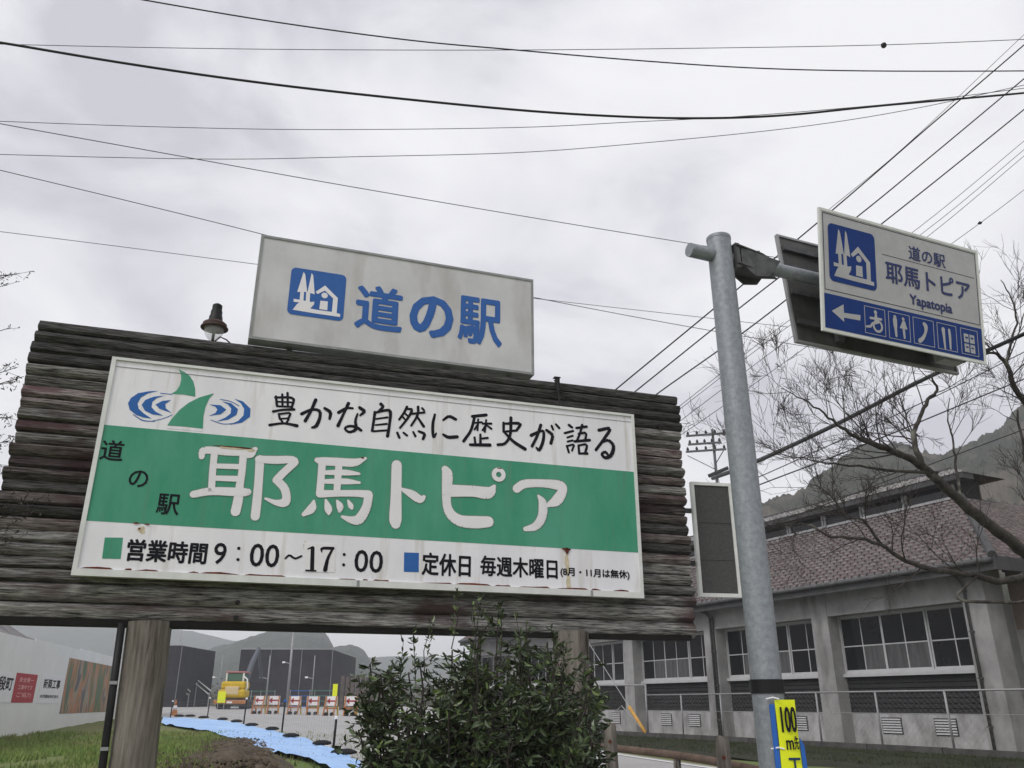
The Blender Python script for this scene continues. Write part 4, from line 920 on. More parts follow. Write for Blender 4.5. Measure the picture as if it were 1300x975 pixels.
# ================================================================== HILLS
def hill(name, sil, Yc, Yb, mt, amp, sc, seed, rows=46, cols=None, zb=.5, kind='structure'):
    m = MB(); X = [(at(px, py, Yc).x, at(px, py, Yc).z) for px, py in sil]
    xs_ = np.linspace(X[0][0], X[-1][0], cols or 220); zs = np.interp(xs_, [q[0] for q in X], [q[1] for q in X]); n = len(xs_)
    for i, (x, z) in enumerate(zip(xs_, zs)):
        for j in range(rows):
            t = j / (rows - 1)
            if t <= .8: s = t / .8; y = Yb + (Yc - Yb) * s; h = zb + (z - zb) * (s ** .85)
            else: s = (t - .8) / .2; y = Yc + (Yc - Yb) * .5 * s; h = z - (z - zb) * .5 * s * s
            k = y / Yc; px_ = x * (k * .9 + .1)
            w = amp * (noise.noise(Vector((px_ / sc, y / sc, seed))) + .6 * noise.noise(Vector((px_ / sc * 2.3, y / sc * 2.3, seed + 5))) + .5 * abs(noise.noise(Vector((px_ / sc * 5, y / sc * 5, seed + 9)))) + .3 * noise.noise(Vector((px_ / sc * 13, y / sc * 13, seed + 2))))
            m.v.append((px_, y, max(h + w * (min(1, (h - zb) / (amp * 2) + .1) if t < .8 else 1), 0)))
    m.f = [(i * rows + j, i * rows + j + 1, (i + 1) * rows + j + 1, (i + 1) * rows + j) for i in range(n - 1) for j in range(rows - 1)]; m.m = [0] * len(m.f)
    return m.build(name, mt, kind=kind)
hill('forested_hill', [(820, 700), (900, 682), (965, 645), (1000, 634), (1030, 614), (1060, 594), (1085, 578), (1100, 568), (1130, 566), (1160, 574), (1190, 580), (1215, 574), (1245, 563), (1262, 556), (1280, 532), (1300, 508), (1340, 485), (1450, 440), (1700, 420)], 190, 75, M_hill, 2.6, 11, 3, rows=110, cols=420)
hill('misty_hill', [(-300, 830), (100, 838), (220, 842), (290, 822), (318, 806), (345, 800), (395, 800), (412, 803), (424, 822), (445, 818), (462, 828), (478, 848), (520, 868), (640, 878), (900, 880)], 420, 240, M_hill2, 2.2, 26, 8, rows=60, cols=360)
hill('distant_mountain', [(-900, 785), (-200, 785), (60, 785), (180, 792), (240, 800), (300, 812), (420, 835), (520, 832), (700, 845), (1000, 830), (1500, 800)], 800, 560, M_hill2, 3.5, 70, 12, rows=40, cols=260)

# ================================================================== WORKS YARD IN THE DISTANCE
def yard(px, py, Y): p = at(px, py, Y); return p
def net_enclosure(label, px0, px1, ptop, Y, depth, deg):
    p0, p1 = at(px0, ptop, Y), at(px1, ptop, Y); w = (p1.x - p0.x) / math.cos(R(deg)); z1 = p0.z
    pl = vplane(p0.x, p0.y, deg); g = ground(p0.x, p0.y)
    t = thing('netted_scaffold', label, 'scaffold', (p0.x, p0.y, g))
    nbay = max(1, int(w / 2.4)); nd = max(1, int(depth / 3))
    for k in range(nbay):
        m = MB(); a0, a1 = w * k / nbay, w * (k + 1) / nbay; m.box(pl, a0 + .03, a1 - .03, g + .05, z1 - .05, -.02, 0); m.build('net_panel', M_net, t)
    for k in range(nbay + 1):
        m = MB(); m.tube([pl.p(w * k / nbay, g, .05), pl.p(w * k / nbay, z1 + .1, .05)], .022, 6); m.build('scaffold_post', M_netg, t)
    for sgn, a in ((0, 0), (1, w)):
        for k in range(nd):
            m = MB(); m.box(pl, a - .02, a, g + .05, z1 - .05, -depth * (k + 1) / nd + .03, -depth * k / nd - .03); m.build('net_panel', M_net, t)
    m = MB(); m.box(pl, 0, w, z1 - .06, z1 - .04, -depth, -.03); m.build('roof_net', M_net, t)
    for u in (z1,):
        m = MB(); m.tube([pl.p(0, u, .06), pl.p(w, u, .06)], .03, 6); m.build('scaffold_rail', M_netg, t)
    return t
net_enclosure('large black netted scaffold enclosure behind the row of barricades', 306, 422, 824, 74, 14, 2)
net_enclosure('tall narrow black netted enclosure at left of the works yard', 206, 232, 819, 70, 8, 0)
net_enclosure('lower black netted enclosure beside the tall narrow one', 233, 244, 836, 78, 6, 0)
# lamp poles
for px, top, Y, w, lab in ((373, 798, 66, .11, 'thick grey pole with small lamp in front of the netted scaffold'), (343, 832, 68, .05, 'thin pale pole at left of the netted scaffold'), (400, 832, 68, .05, 'thin pale pole with lamp near the right end of the scaffold'), (283, 832, 72, .04, 'thin dark pole left of the yellow machine'), (232, 790, 85, .04, 'slender mast beside the tall netted enclosure')):
    c = at(px, top, Y); g = ground(c.x, c.y); t = thing('lamp_pole', lab, 'pole', (c.x, c.y, g))
    m = MB(); m.tube([(c.x, c.y, g), (c.x, c.y, c.z)], [w, w * .7], 8); m.build('pole', M_netg, t, smooth=True)
    zz = g + (c.z - g) * .55
    m = MB(); m.tube([(c.x, c.y - .05, zz), (c.x - .45, c.y - .1, zz + .1)], .035, 6); m.build('lamp_arm', M_netg, t)
    m = MB(); m.lathe((c.x - .5, c.y - .1, zz + .02), [(.05, 0), (.14, .04), (.10, .14)], 8); m.build('lamp_head', M_letter, t)
# machine
Ym = 60; c = at(299, 880, Ym); g = ground(c.x, c.y); K = Ym / (FPX * 1.0) * 1.0
mc = thing('excavator', 'yellow excavator seen from behind with glazed cab, standing before the netted scaffold', 'excavator', (c.x, c.y, g))
P = vplane(c.x, c.y, 4); s1 = .0595
ZS = (at(299, 852, Ym).z - g) / 2.56
def mbx(name, mt, *q, **k):
    q = list(q); q[2] = g + q[2] * ZS; q[3] = g + q[3] * ZS; m = MB(); m.box(P, *q); o = m.build(name, mt, mc); bv = o.modifiers.new('bevel', 'BEVEL'); bv.width = k.get('bev', .05); bv.segments = 2; return o
hgt = at(299, 852, Ym).z - g; u_ = hgt / 44.
for a_ in (-.95, .55): mbx('track', M_black, a_, a_ + .40, .02, .62, -1.6, 1.2, bev=.15)
mbx('blade', M_orange, -1.05, 1.05, .34, .62, 1.25, 1.4); mbx('chassis', M_black, -.55, .55, .25, .7, -1, 1)
mbx('counterweight', M_yellow, -.92, .92, .72, 1.32, -.2, 1.15, bev=.18); mbx('engine_cover', M_yellow, -.80, .80, 1.30, 1.85, -.5, .95, bev=.14)
mbx('cover_panel', mat('machine_cream', (.62, .50, .30), .5), -.45, .45, .95, 1.5, .9, 1.17, bev=.05)
mbx('cab', mat('cab_green_glass', (.08, .16, .12), .2), -.62, .52, 1.85, 2.42, -1.2, .35, bev=.06)
mbx('cab_roof', mat('cab_roof_red', (.40, .16, .16), .5), -.70, .60, 2.42, 2.54, -1.25, .42, bev=.04)
for a_ in (-.66, .46): mbx('cab_pillar', M_frame, a_, a_ + .10, 1.85, 2.42, .33, .42, bev=.01)
m = MB(); m.tube([P.p(.78, g + .9, .9), P.p(.98, g + 1.4, .95), P.p(.9, g + 1.9, .9), P.p(.6, g + 2.1, .8)], .05, 6); m.build('handrail', M_frame, mc, smooth=True)
m = MB(); m.tube([P.p(.2, g + 1.4, -1.3), P.p(.25, g + 3.2, -3.0), P.p(.25, g + 4.2, -4.5)], [.22, .20, .15], 6); m.tube([P.p(.25, g + 4.2, -4.5), P.p(.3, g + 2.2, -6.2)], [.14, .12], 6); m.build('boom', mat('boom_dark', (.10, .11, .13), .6), mc)
mbx('number_plate', M_letter, -.18, .18, .40, .52, 1.41, 1.43, bev=.005)
c2 = at(281.5, 884, Ym - 1.5); g = ground(c2.x, c2.y)
m = MB(); P2 = vplane(c2.x, c2.y, 2); t = thing('site_sign', 'bright yellow site sign board on legs left of the excavator', 'sign', (c2.x, c2.y, g))
m.box(P2, -.26, .26, g + .45, g + 1.15, -.02, 0); m.build('board', M_yflag, t)
for a_ in (-.2, .2): m = MB(); m.box(P2, a_ - .02, a_ + .02, g, g + .45, -.03, -.01); m.build('leg', M_netg, t)
c2 = at(424.5, 885, 56); g = ground(c2.x, c2.y); P2 = vplane(c2.x, c2.y, 2); t = thing('site_sign', 'tall narrow yellow site sign behind the rightmost barricades', 'sign', (c2.x, c2.y, g))
m = MB(); m.box(P2, -.14, .16, g + .75, g + 1.65, -.02, 0); m.build('board', M_yflag, t); m = MB(); m.box(P2, -.02, .02, g, g + .75, -.03, -.01); m.build('leg', M_netg, t)
# barricades with arrow panels
M_arrow = mat('arrow_red', (.30, .02, .03), .5)
def barricade(c, label, wide=1.0):
    g = ground(c.x, c.y) + .035; t = thing('arrow_barricade', label, 'barricade', (c.x, c.y, g), 'arrow barricades across the far road'); pl = vplane(c.x, c.y, random.uniform(-14, 14))
    m = MB(); m.box(pl, -.36, .36, g + .50, g + .98, -.012, .0); m.build('panel', M_letter, t)
    m = MB(); m.poly(pl, [(-.27, g + .74), (-.08, g + .90), (-.08, g + .78), (.27, g + .78), (.27, g + .70), (-.08, g + .70), (-.08, g + .58)], .004, M_arrow); m.build('arrow', None, t)
    for s in (-1, 1):
        for d in (-1, 1):
            m = MB(); a_ = s * .30; m.hexa([pl.p(a_ - .035, g, d * .28 - .03), pl.p(a_ + .035, g, d * .28 - .03), pl.p(a_ + .035, g, d * .28 + .03), pl.p(a_ - .035, g, d * .28 + .03), pl.p(a_ - .035, g + 1.0, d * .03 - .035), pl.p(a_ + .035, g + 1.0, d * .03 - .035), pl.p(a_ + .035, g + 1.0, d * .03 - .01), pl.p(a_ - .035, g + 1.0, d * .03 - .01)]); m.build('leg', M_orange if s < 0 or d > 0 else M_yellow, t)
    m = MB(); m.box(pl, -.38, .38, g + .34, g + .42, .05, .08); m.build('crossbar', M_orange, t)
    for a_ in (-.16, .2):
        m = MB(); m.lathe(pl.p(a_, g + .0, .22), [(.10, 0), (.13, .06), (.11, .15), (.04, .18)], 8); m.build('weight_bag', M_sand, t)
    return t
labs = ['leftmost arrow barricade, closest to the excavator', 'second arrow barricade from the excavator', 'arrow barricade at the foot of the thick grey pole', 'fourth arrow barricade from the excavator', 'arrow barricade beneath the narrow yellow sign', 'rightmost arrow barricade, beside the camellia bush']
for (px, py, Y), lab in zip(((329, 895, 52), (347, 895, 52), (374, 896, 51), (397, 897, 50), (420, 899, 48), (445, 900, 47)), labs): barricade(at(px, py, Y), 'orange and white ' + lab)
# green panel fence and small clutter behind the barricades
for px, Y, mt, lab in ((316, 66, mat('panel_green', (.06, .20, .14), .6), 'green safety fence panel right of the excavator'), (334, 66, MATS['panel_green'], 'green safety fence panel behind the leftmost barricade'), (384, 63, M_bflag, 'blue safety fence panel behind the middle barricades'), (409, 63, MATS['panel_green'], 'green safety fence panel behind the right barricades')):
    c = at(px, 880, Y); g = ground(c.x, c.y); pl = vplane(c.x, c.y, 2); t = thing('safety_fence', lab, 'fence', (c.x, c.y, g))
    m = MB()
    for u in (.1, .45, .8, 1.15): m.box(pl, -.9, .9, g + u, g + u + .05, -.02, 0)
    m.build('bars', mt, t)
    for a_ in (-.9, .86): m = MB(); m.box(pl, a_, a_ + .04, g, g + 1.25, -.03, .01); m.build('post', M_netg, t)
# concrete block wall with stakes right of the netting
pw = thing('pile_wall', 'row of upright grey-brown timber piles right of the black netting', 'pile wall', tuple(Vector((at(455, 858, 58).x, 58, .8))))
for k in range(7):
    c = at(436 + 6.3 * k, 858 + (k % 3), 58); g = ground(c.x, c.y); m = MB(); pl = vplane(c.x, c.y, 0); m.box(pl, -.12, .12, g, c.z, -.12, .12)
    m.build('timber_pile', mat('pile_brown', (.13, .11, .10), .9, var=.4), pw)
# conveyor-like ladders
for k, (xa, ya, xb, yb, lab) in enumerate(((225, 866, 240, 880, 'left of two pale sloping conveyor ramps near the netted enclosures'), (250, 866, 266, 879, 'right of two pale sloping conveyor ramps, closer to the excavator'))):
    a_, b_ = at(xa, ya, 74), at(xb, yb, 72); t = thing('conveyor_ramp', lab, 'ramp', (b_.x, b_.y, ground(b_.x, b_.y)))
    for off in (-.12, .12): m = MB(); m.tube([a_ + Vector((off * .7, 0, off)), b_ + Vector((off * .7, 0, off))], .045, 6); m.build('rail', M_frame, t)
    m = MB(); m.tube([a_, Vector((a_.x, a_.y, ground(a_.x, a_.y)))], .05, 6); m.build('support', M_netg, t)
    m = MB(); m.tube([b_, Vector((b_.x, b_.y, ground(b_.x, b_.y)))], .05, 6); m.build('support', M_netg, t)
# scrub belt
m = MB()
for _ in range(5200):
    px = random.uniform(150, 620); Y = random.uniform(86, 100); c = at(px, 888, Y); s = random.uniform(.10, .26)
    z = ground(c.x, c.y) + abs(random.gauss(0, .8)) * (1.1 + .7 * noise.noise(Vector((px * .03, 0, 0)))); v = Vector((c.x, c.y, z)); d1 = Vector((random.gauss(0, 1), random.gauss(0, 1), random.gauss(0, 1))).normalized() * s; d2 = Vector((random.gauss(0, 1), random.gauss(0, 1), random.gauss(0, 1))).normalized() * s
    m.add([v - d1, v + d2, v + d1, v - d2], [(0, 1, 2, 3)])
m.build('scrub', mat('scrub', (.14, .115, .085), 1, col2=(.07, .085, .055), vscale=.3), kind='stuff')

# blue sheeting with sandbags and net posts along the road
tp = [(207, 913, 204, 921), (240, 914, 232, 926), (290, 918, 270, 932), (325, 926, 300, 943), (355, 933, 325, 953), (390, 943, 360, 962), (430, 958, 405, 975), (450, 970, 440, 992), (480, 990, 480, 1015)]
def gp(px, py, dz=0):
    q = onground(px, py); return Vector((q.x, q.y, ground(q.x, q.y) + dz))
m = MB(); U_ = [gp(x, y) for x, y, _, _ in tp]; L_ = [gp(x, y) for _, _, x, y in tp]; nn = 60
def lerpP(P, t):
    f = t * (len(P) - 1); i = min(int(f), len(P) - 2); return P[i].lerp(P[i + 1], f - i)
for i in range(nn + 1):
    for j in range(7):
        q = lerpP(U_, i / nn).lerp(lerpP(L_, i / nn), j / 6)
        m.v.append((q.x, q.y, ground(q.x, q.y) + .085 + .035 * noise.noise(Vector((q.x * 2.2, q.y * 2.2, 3))) + .03 * noise.noise(Vector((q.x * 7, q.y * 3, 9)))))
m.f = [(i * 7 + j, i * 7 + j + 1, (i + 1) * 7 + j + 1, (i + 1) * 7 + j) for i in range(nn) for j in range(6)]; m.m = [0] * len(m.f)
tag(m.build('tarpaulin', M_tarp, smooth=True), 'long wrinkled blue tarpaulin laid along the road edge beside the soil', 'tarpaulin')
sbs = [(227, 910.5), (241, 910.5), (258, 912.5), (282, 915), (300, 918), (319, 923), (345, 928.5), (369, 938), (408, 949), (436, 962)]
words_ = ['farthest black sandbag at the tip of the tarpaulin', 'second farthest black sandbag on the tarpaulin edge', 'third farthest black sandbag on the tarpaulin edge', 'black sandbag on the tarpaulin just left of the third net post', 'plump black sandbag on the tarpaulin at the third net post', 'flat black sandbag just right of the third net post', 'long black sandbag left of the fourth net post', 'small black sandbag right of the fourth net post', 'large black sandbag near the nearest net post', 'nearest black sandbag on the tarpaulin by the bush']
for (px, py), lab in zip(sbs, words_):
    q = gp(px, py + 2); m = MB(); sx = .24; sy = .14; 
    m.lathe((0, 0, 0), [(.6, 0), (1.0, .22), (.92, .6), (.45, .95)], 10); m.v = [(v[0] * sx * (1 + .15 * math.sin(v[1] * 5 + px)), v[1] * sy, v[2] * .11) for v in m.v]
    m.v = [(v[0] + q.x, v[1] + q.y, v[2] + q.z + .085) for v in m.v]; tag(m.build('sandbag', M_sand, smooth=True), lab, 'sandbag', 'black sandbags along the tarpaulin')
nps = [(216, 912, 891, 'farthest net post, beside the orange cone'), (263, 912, 887, 'second net post along the tarpaulin'), (309, 921, 888, 'black net post in front of the excavator'), (357.5, 931.5, 891, 'black net post between fourth and sixth sandbags'), (423, 952, 913, 'nearest black net post, left of the bush')]
tops = []
for px, py, pt, lab in nps:
    q = gp(px, py); zt = at(px + (2.5 if px < 400 else 2), pt, q.y).z; t = thing('net_post', lab, 'post', tuple(q), 'net posts along the tarpaulin'); w = .028
    m = MB(); m.tube([q, Vector((q.x + .02, q.y, zt))], w, 8); m.build('shaft', M_black, t, smooth=True)
    m = MB(); m.lathe((q.x + .02, q.y, zt), [(.045, 0), (.045, .05), (.02, .07)], 8); m.build('cap', M_bflag if px == 357.5 else M_letter, t); tops.append((q, Vector((q.x + .02, q.y, zt))))
m = MB()
for (q0, t0), (q1, t1) in zip(tops, tops[1:]):
    for k in range(1, 6): 
        a_, b_ = q0.lerp(t0, k / 6 + .1), q1.lerp(t1, k / 6 + .1); m.tube([a_, b_], .0025, 3, cap=False)
    n = int((q1 - q0).length / .35)
    for k in range(1, n): f = k / n; m.tube([q0.lerp(q1, f) + Vector((0, 0, .15)), t0.lerp(t1, f)], .0025, 3, cap=False)
o = m.build('safety_net', M_netg, kind='stuff'); o['label'] = 'thin safety netting strung between the net posts'
c = gp(221, 909); t = thing('traffic_cone', 'small orange and white traffic cone by the farthest net post', 'cone', tuple(c))
m = MB(); m.lathe(tuple(c), [(.24, 0), (.24, .04), (.17, .05), (.12, .32)], 12); m.build('base', M_orange, t, smooth=True)
m = MB(); m.lathe((c.x, c.y, c.z + .32), [(.12, 0), (.09, .22)], 12); m.build('white_band', M_letter, t, smooth=True); m = MB(); m.lathe((c.x, c.y, c.z + .54), [(.09, 0), (.03, .30)], 12); m.build('tip', M_orange, t, smooth=True)

# ================================================================== CABLES
def cable(pts, Y0, Y1, w, label, mt=M_wire, group=None, name='cable', cat='cable'):
    n = len(pts); xs_ = [p[0] for p in pts]; P_ = []; dn = []
    sp_ = smooth_line([(*p, 0) for p in pts], 6) if n > 2 else [np.array((*pts[0], 0.)), np.array((*pts[1], 0.))]
    for q in sp_:
        f = (q[0] - xs_[0]) / (xs_[-1] - xs_[0]); Y = 1 / ((1 - f) / Y0 + f / Y1); P_.append(at(q[0], q[1], Y)); dn.append(Y)
    r = [w * .5 / FPX * y * 1.08 for y in dn]; rr = sum(r) / len(r)
    m = MB(); m.tube(P_, rr if max(r) / min(r) < 1.6 else r, 6); o = m.build(name, mt, smooth=True)
    return tag(o, label, cat, group)
cable([(-60, 46), (0, 54), (150, 79), (300, 101), (450, 119), (650, 139), (790, 148), (900, 150), (1000, 146), (1120, 134), (1300, 118), (1380, 108)], 8, 11, 3.4, 'thickest black cable sagging across the whole upper sky')
cable([(100, -16), (183, 0), (350, 28), (520, 51), (650, 63), (800, 76), (950, 86), (1100, 90), (1300, 90), (1380, 88)], 10, 13, 2.0, 'black cable entering at the top edge and levelling out upper right')
cable([(-40, 54), (0, 56), (200, 60.5), (400, 63), (650, 63.5), (900, 61), (1120, 57), (1300, 50), (1380, 46)], 15, 15, 1.1, 'topmost thin grey wire running level with a small dark marker ball', M_wiret)
c = at(1122, 57.5, 15); m = MB(); m.lathe((c.x, c.y, c.z - .06), [(.02, 0), (.055, .02), (.065, .06), (.055, .10), (.02, .12)], 12); tag(m.build('marker_ball', M_wire, smooth=True), 'small dark marker ball on the topmost thin wire', 'marker')
cable([(-40, 153), (0, 154), (200, 161), (400, 164.5), (650, 162), (800, 155), (950, 147), (1150, 130), (1300, 112), (1380, 101)], 14, 14, 1.0, 'thin grey wire crossing the sky just below the thickest cable', M_wiret)
cable([(-40, 195), (0, 196), (150, 200), (300, 202), (450, 199), (650, 194), (800, 183), (1000, 163), (1150, 140), (1300, 108), (1380, 90)], 16, 16, 1.0, 'thin grey wire bowing low through the middle of the open sky', M_wiret)
cable([(-40, 148), (0, 157), (200, 193), (400, 229), (650, 272), (875, 309), (1010, 331)], 14, 20, 1.1, 'thin dark wire slanting down to the head of the steel pole', M_wiret)
cable([(-40, 206), (0, 216), (150, 252), (320, 294), (500, 340), (680, 378), (870, 414), (1060, 446)], 18, 26, 1.0, 'thin wire slanting down behind the upper left corner of the box sign', M_wiret)
cable([(-40, 290), (0, 294), (160, 314), (330, 336), (500, 357), (680, 379), (1000, 415)], 24, 30, .8, 'lowest thin wire passing behind the left edge of the box sign', M_wiret)
gd = 'power lines running to the far utility pole'
cable([(1380, -15), (1300, 57), (1180, 160), (1060, 264), (900, 397), (786, 491), (740, 530)], 9, 40, 1.9, 'uppermost of three black power lines running down behind the steel pole', group=gd)
cable([(1380, 34), (1300, 100), (1180, 200), (1086, 277), (930, 398), (809, 495), (765, 530)], 9, 40, 1.8, 'middle of three black power lines running down behind the steel pole', group=gd)
cable([(1380, 73), (1300, 139), (1200, 220), (1117, 286), (960, 410), (837, 498), (800, 528)], 9, 40, 1.8, 'lowest of three black power lines running down behind the steel pole', group=gd)
cable([(1380, -30), (1300, 44), (1150, 185), (1050, 268)], 11, 22, .8, 'hair-thin wire just above the uppermost black power line', M_wiret)
cable([(1380, 110), (1300, 179), (1165, 290), (1000, 408), (880, 502), (835, 537)], 16, 44, .8, 'upper of three hair-thin wires right of the black power lines', M_wiret)
cable([(1380, 121), (1300, 190), (1170, 297), (1000, 415), (870, 514), (830, 545)], 16, 44, .8, 'middle of three hair-thin wires right of the black power lines', M_wiret)
cable([(1380, 130), (1300, 198), (1178, 300), (1010, 424), (880, 522), (835, 556)], 16, 44, .8, 'lower of three hair-thin wires right of the black power lines', M_wiret)
cable([(1380, 175), (1300, 241), (1210, 308), (1010, 450), (900, 528), (840, 568)], 20, 44, .8, 'thin wire with a dark spacer right of the Yapatopia sign', M_wiret)
c = at(1244, 283, 22); m = MB(); m.lathe((c.x, c.y, c.z - .05), [(.02, 0), (.07, .04), (.02, .1)], 8); tag(m.build('wire_spacer', M_wire, smooth=True), 'small dark spacer on the thin wire right of the Yapatopia sign', 'spacer')
cable([(1380, 385), (1300, 424), (1178, 479), (1065, 537), (960, 586), (905, 607)], 9, 45, 5.2, 'very thick black cable passing below the overhead sign through the bare branches')
cable([(1380, 408), (1300, 447), (1190, 502), (1060, 562), (960, 607), (905, 628)], 12, 45, 1.2, 'thin black wire just under the very thick cable', M_wire)
cable([(1380, 450), (1278, 490), (1101, 563), (960, 617), (905, 640)], 12, 45, 1.6, 'black wire second below the very thick cable', M_wire)
cable([(1380, 514), (1300, 545), (1180, 590), (1049, 640), (930, 684)], 12, 30, 1.2, 'lowest wire crossing in front of the forested hill', M_wire)

# far utility pole
c = at(910, 608, 60); top = at(906.5, 545, 60); up = thing('utility_pole', 'distant utility pole with insulator crossarms between the billboard and the steel pole', 'utility pole', (c.x, c.y, .6))
m = MB(); m.tube([(c.x, c.y, .6), (c.x, c.y, top.z)], [.17, .10], 8); m.build('pole', M_wiret, up, smooth=True)
pl = vplane(c.x, c.y, -14)
for z0, l0, l1 in ((at(907, 552, 60).z, -2.0, 1.0), (at(907, 563, 60).z, -1.9, .6), (at(907, 572, 60).z, -2.1, .9)):
    m = MB(); m.box(pl, l0, l1, z0 - .07, z0 + .07, .1, .24); m.build('crossarm', M_wiret, up)
    for k in range(5):
        a_ = l0 + .15 + (l1 - l0 - .3) * k / 4; g_m = MB(); g_m.lathe(pl.p(a_, z0 + .07, .17), [(.05, 0), (.10, .06), (.10, .15), (.04, .28)], 8); g_m.build('insulator', M_wire, up)
z0 = at(907, 600, 60).z
m = MB(); m.tube([pl.p(-.6, z0 - .3, .25), pl.p(.9, z0 + .25, .25)], .14, 8); m.build('cable_closure', M_wire, up)
m = MB(); m.tube([pl.p(.75, at(907, 572, 60).z, .2), pl.p(0, at(907, 590, 60).z, .15)], .04, 6); m.build('brace', M_wiret, up)
m = MB(); m.tube([pl.p(-2.0, at(907, 577, 60).z, .2), pl.p(0, at(907, 597, 60).z, .15)], .03, 6); m.build('brace', M_wiret, up)

# ================================================================== BARE CHERRY TREE ON THE RIGHT
def grow(mbt, p, d, L, r, lvl, rs, up=.22, wob=.15):
    n = 5 if lvl > 0 else 4; pts = [p.copy()]; rr = [r]
    for i in range(n):
        d = (d + Vector((rs.gauss(0, wob), rs.gauss(0, wob * .8), rs.gauss(0, wob) + up * .12))).normalized(); p = p + d * (L / n); pts.append(p.copy()); rr.append(r * (1 - .75 * (i + 1) / n) + .0009)
    mbt.tube(pts, rr, 5 if r > .02 else 3, cap=False)
    if lvl == 0: return
    k = {3: 5, 2: 5, 1: 4}[lvl]
    for i in range(k):
        t = rs.uniform(.2, 1) * n; j = min(int(t), n - 1); q = pts[j].lerp(pts[j + 1], t - j); dd = (pts[j + 1] - pts[j]).normalized()
        ax = Vector((rs.gauss(0, 1), rs.gauss(0, 1), rs.gauss(0, 1))).normalized(); nd = (Matrix.Rotation(R(rs.uniform(25, 65)), 3, ax) @ dd); nd = (nd + Vector((0, 0, up))).normalized()
        grow(mbt, q, nd, L * rs.uniform(.42, .7), max(rr[j] * .5, .0026), lvl - 1, rs, up, wob)
rs = random.Random(21)
ct = thing('cherry_tree', 'large bare cherry tree reaching dark crooked branches in from the right edge', 'tree', tuple(Vector((at(1420, 900, 12.5).x, 12.5, .3))))
limbs = [([(1420, 1010, 12.5), (1400, 880, 12.5), (1360, 780, 12.4), (1320, 720, 12.2), (1285, 688, 12), (1250, 662, 11.8), (1215, 632, 11.6), (1180, 600, 11.4)], [.26, .22, .16, .135, .12, .108, .098, .085]),
 ([(1180, 600, 11.4), (1155, 582, 11.2), (1125, 570, 11), (1100, 560, 10.8), (1082, 552, 10.7), (1062, 538, 10.6), (1040, 520, 10.5), (1012, 503, 10.4), (992, 493, 10.4)], [.085, .07, .06, .048, .036, .025, .018, .012, .006]),
 ([(1172, 592, 11.3), (1163, 570, 11.3), (1160, 550, 11.3), (1168, 530, 11.3), (1178, 508, 11.3), (1190, 495, 11.3), (1183, 478, 11.2), (1196, 466, 11.2)], [.06, .055, .048, .040, .036, .028, .018, .01]),
 ([(1320, 722, 12.2), (1275, 738, 11.8), (1235, 730, 11.6), (1190, 724, 11.4), (1150, 712, 11.2), (1115, 690, 11.1), (1085, 683, 11), (1055, 681, 11), (1030, 668, 10.9), (1005, 662, 10.9)], [.075, .068, .060, .052, .042, .036, .030, .024, .015, .008]),
 ([(1222, 640, 11.6), (1216, 610, 11.7), (1212, 580, 11.8), (1209, 555, 11.8), (1203, 528, 11.8), (1206, 505, 11.8)], [.035, .03, .024, .02, .014, .008]),
 ([(1400, 600, 12.2), (1340, 540, 12), (1300, 508, 11.8), (1285, 485, 11.6), (1278, 462, 11.5), (1262, 448, 11.4), (1245, 452, 11.4)], [.10, .08, .062, .055, .045, .030, .014]),
 ([(1278, 462, 11.5), (1282, 440, 11.5), (1290, 410, 11.6), (1285, 380, 11.6), (1270, 355, 11.6)], [.035, .028, .022, .016, .008]),
 ([(1330, 720, 12.0), (1310, 640, 12), (1302, 580, 12), (1290, 520, 12)], [.07, .05, .035, .02]),
 ([(1240, 732, 11.6), (1215, 760, 11.5), (1290, 764, 11.4), (1330, 758, 11.4)], [.03, .03, .03, .03]),
 ([(1190, 600, 11.4), (1140, 598, 11.2), (1090, 592, 11), (1050, 588, 10.9), (1010, 580, 10.9), (975, 576, 10.9)], [.035, .03, .022, .016, .011, .006]),
 ([(1118, 690, 11.1), (1095, 660, 11), (1075, 655, 11), (1050, 625, 11), (1020, 610, 11)], [.03, .024, .018, .012, .006])]
tw = MB()
for i, (P_, r_) in enumerate(limbs):
    pts = [at(*q) for q in P_]; S_ = smooth_line([(*q, r) for q, r in zip(pts, r_)], 4); m = MB(); pp = [Vector(q[:3]) + Vector((noise.noise(Vector((k * .7, i, 0))), 0, noise.noise(Vector((k * .7, i, 5))))) * .035 for k, q in enumerate(S_)]
    m.tube(pp, [max(q[3] * .72, .004) * (1 + .12 * noise.noise(Vector((k * .9, i, 9)))) for k, q in enumerate(S_)], 12 if i < 4 else 8); m.build('trunk' if i == 0 else 'limb', M_bark, ct, smooth=True)
    if i in (0, 8): continue
    nsp = {1: 16, 2: 10, 3: 12, 5: 9, 7: 6, 9: 8, 10: 8}.get(i, 5)
    for _ in range(nsp):
        k = rs.randrange(len(pp) // 5, len(pp) - 1); d = (pp[k + 1] - pp[k]).normalized(); ax = Vector((rs.gauss(0, .4), rs.choice((-1, 1)), rs.gauss(0, .4))).normalized()
        nd = ((Matrix.Rotation(R(rs.uniform(25, 75)), 3, ax) @ d) + Vector((-.1, 0, .30))).normalized(); grow(tw, pp[k], nd, rs.uniform(.5, 1.15), max(min(S_[k][3] * .30, .013), .004), 3 if rs.random() < .45 else 2, rs)
tw.build('twigs', M_twig, ct, kind='stuff')

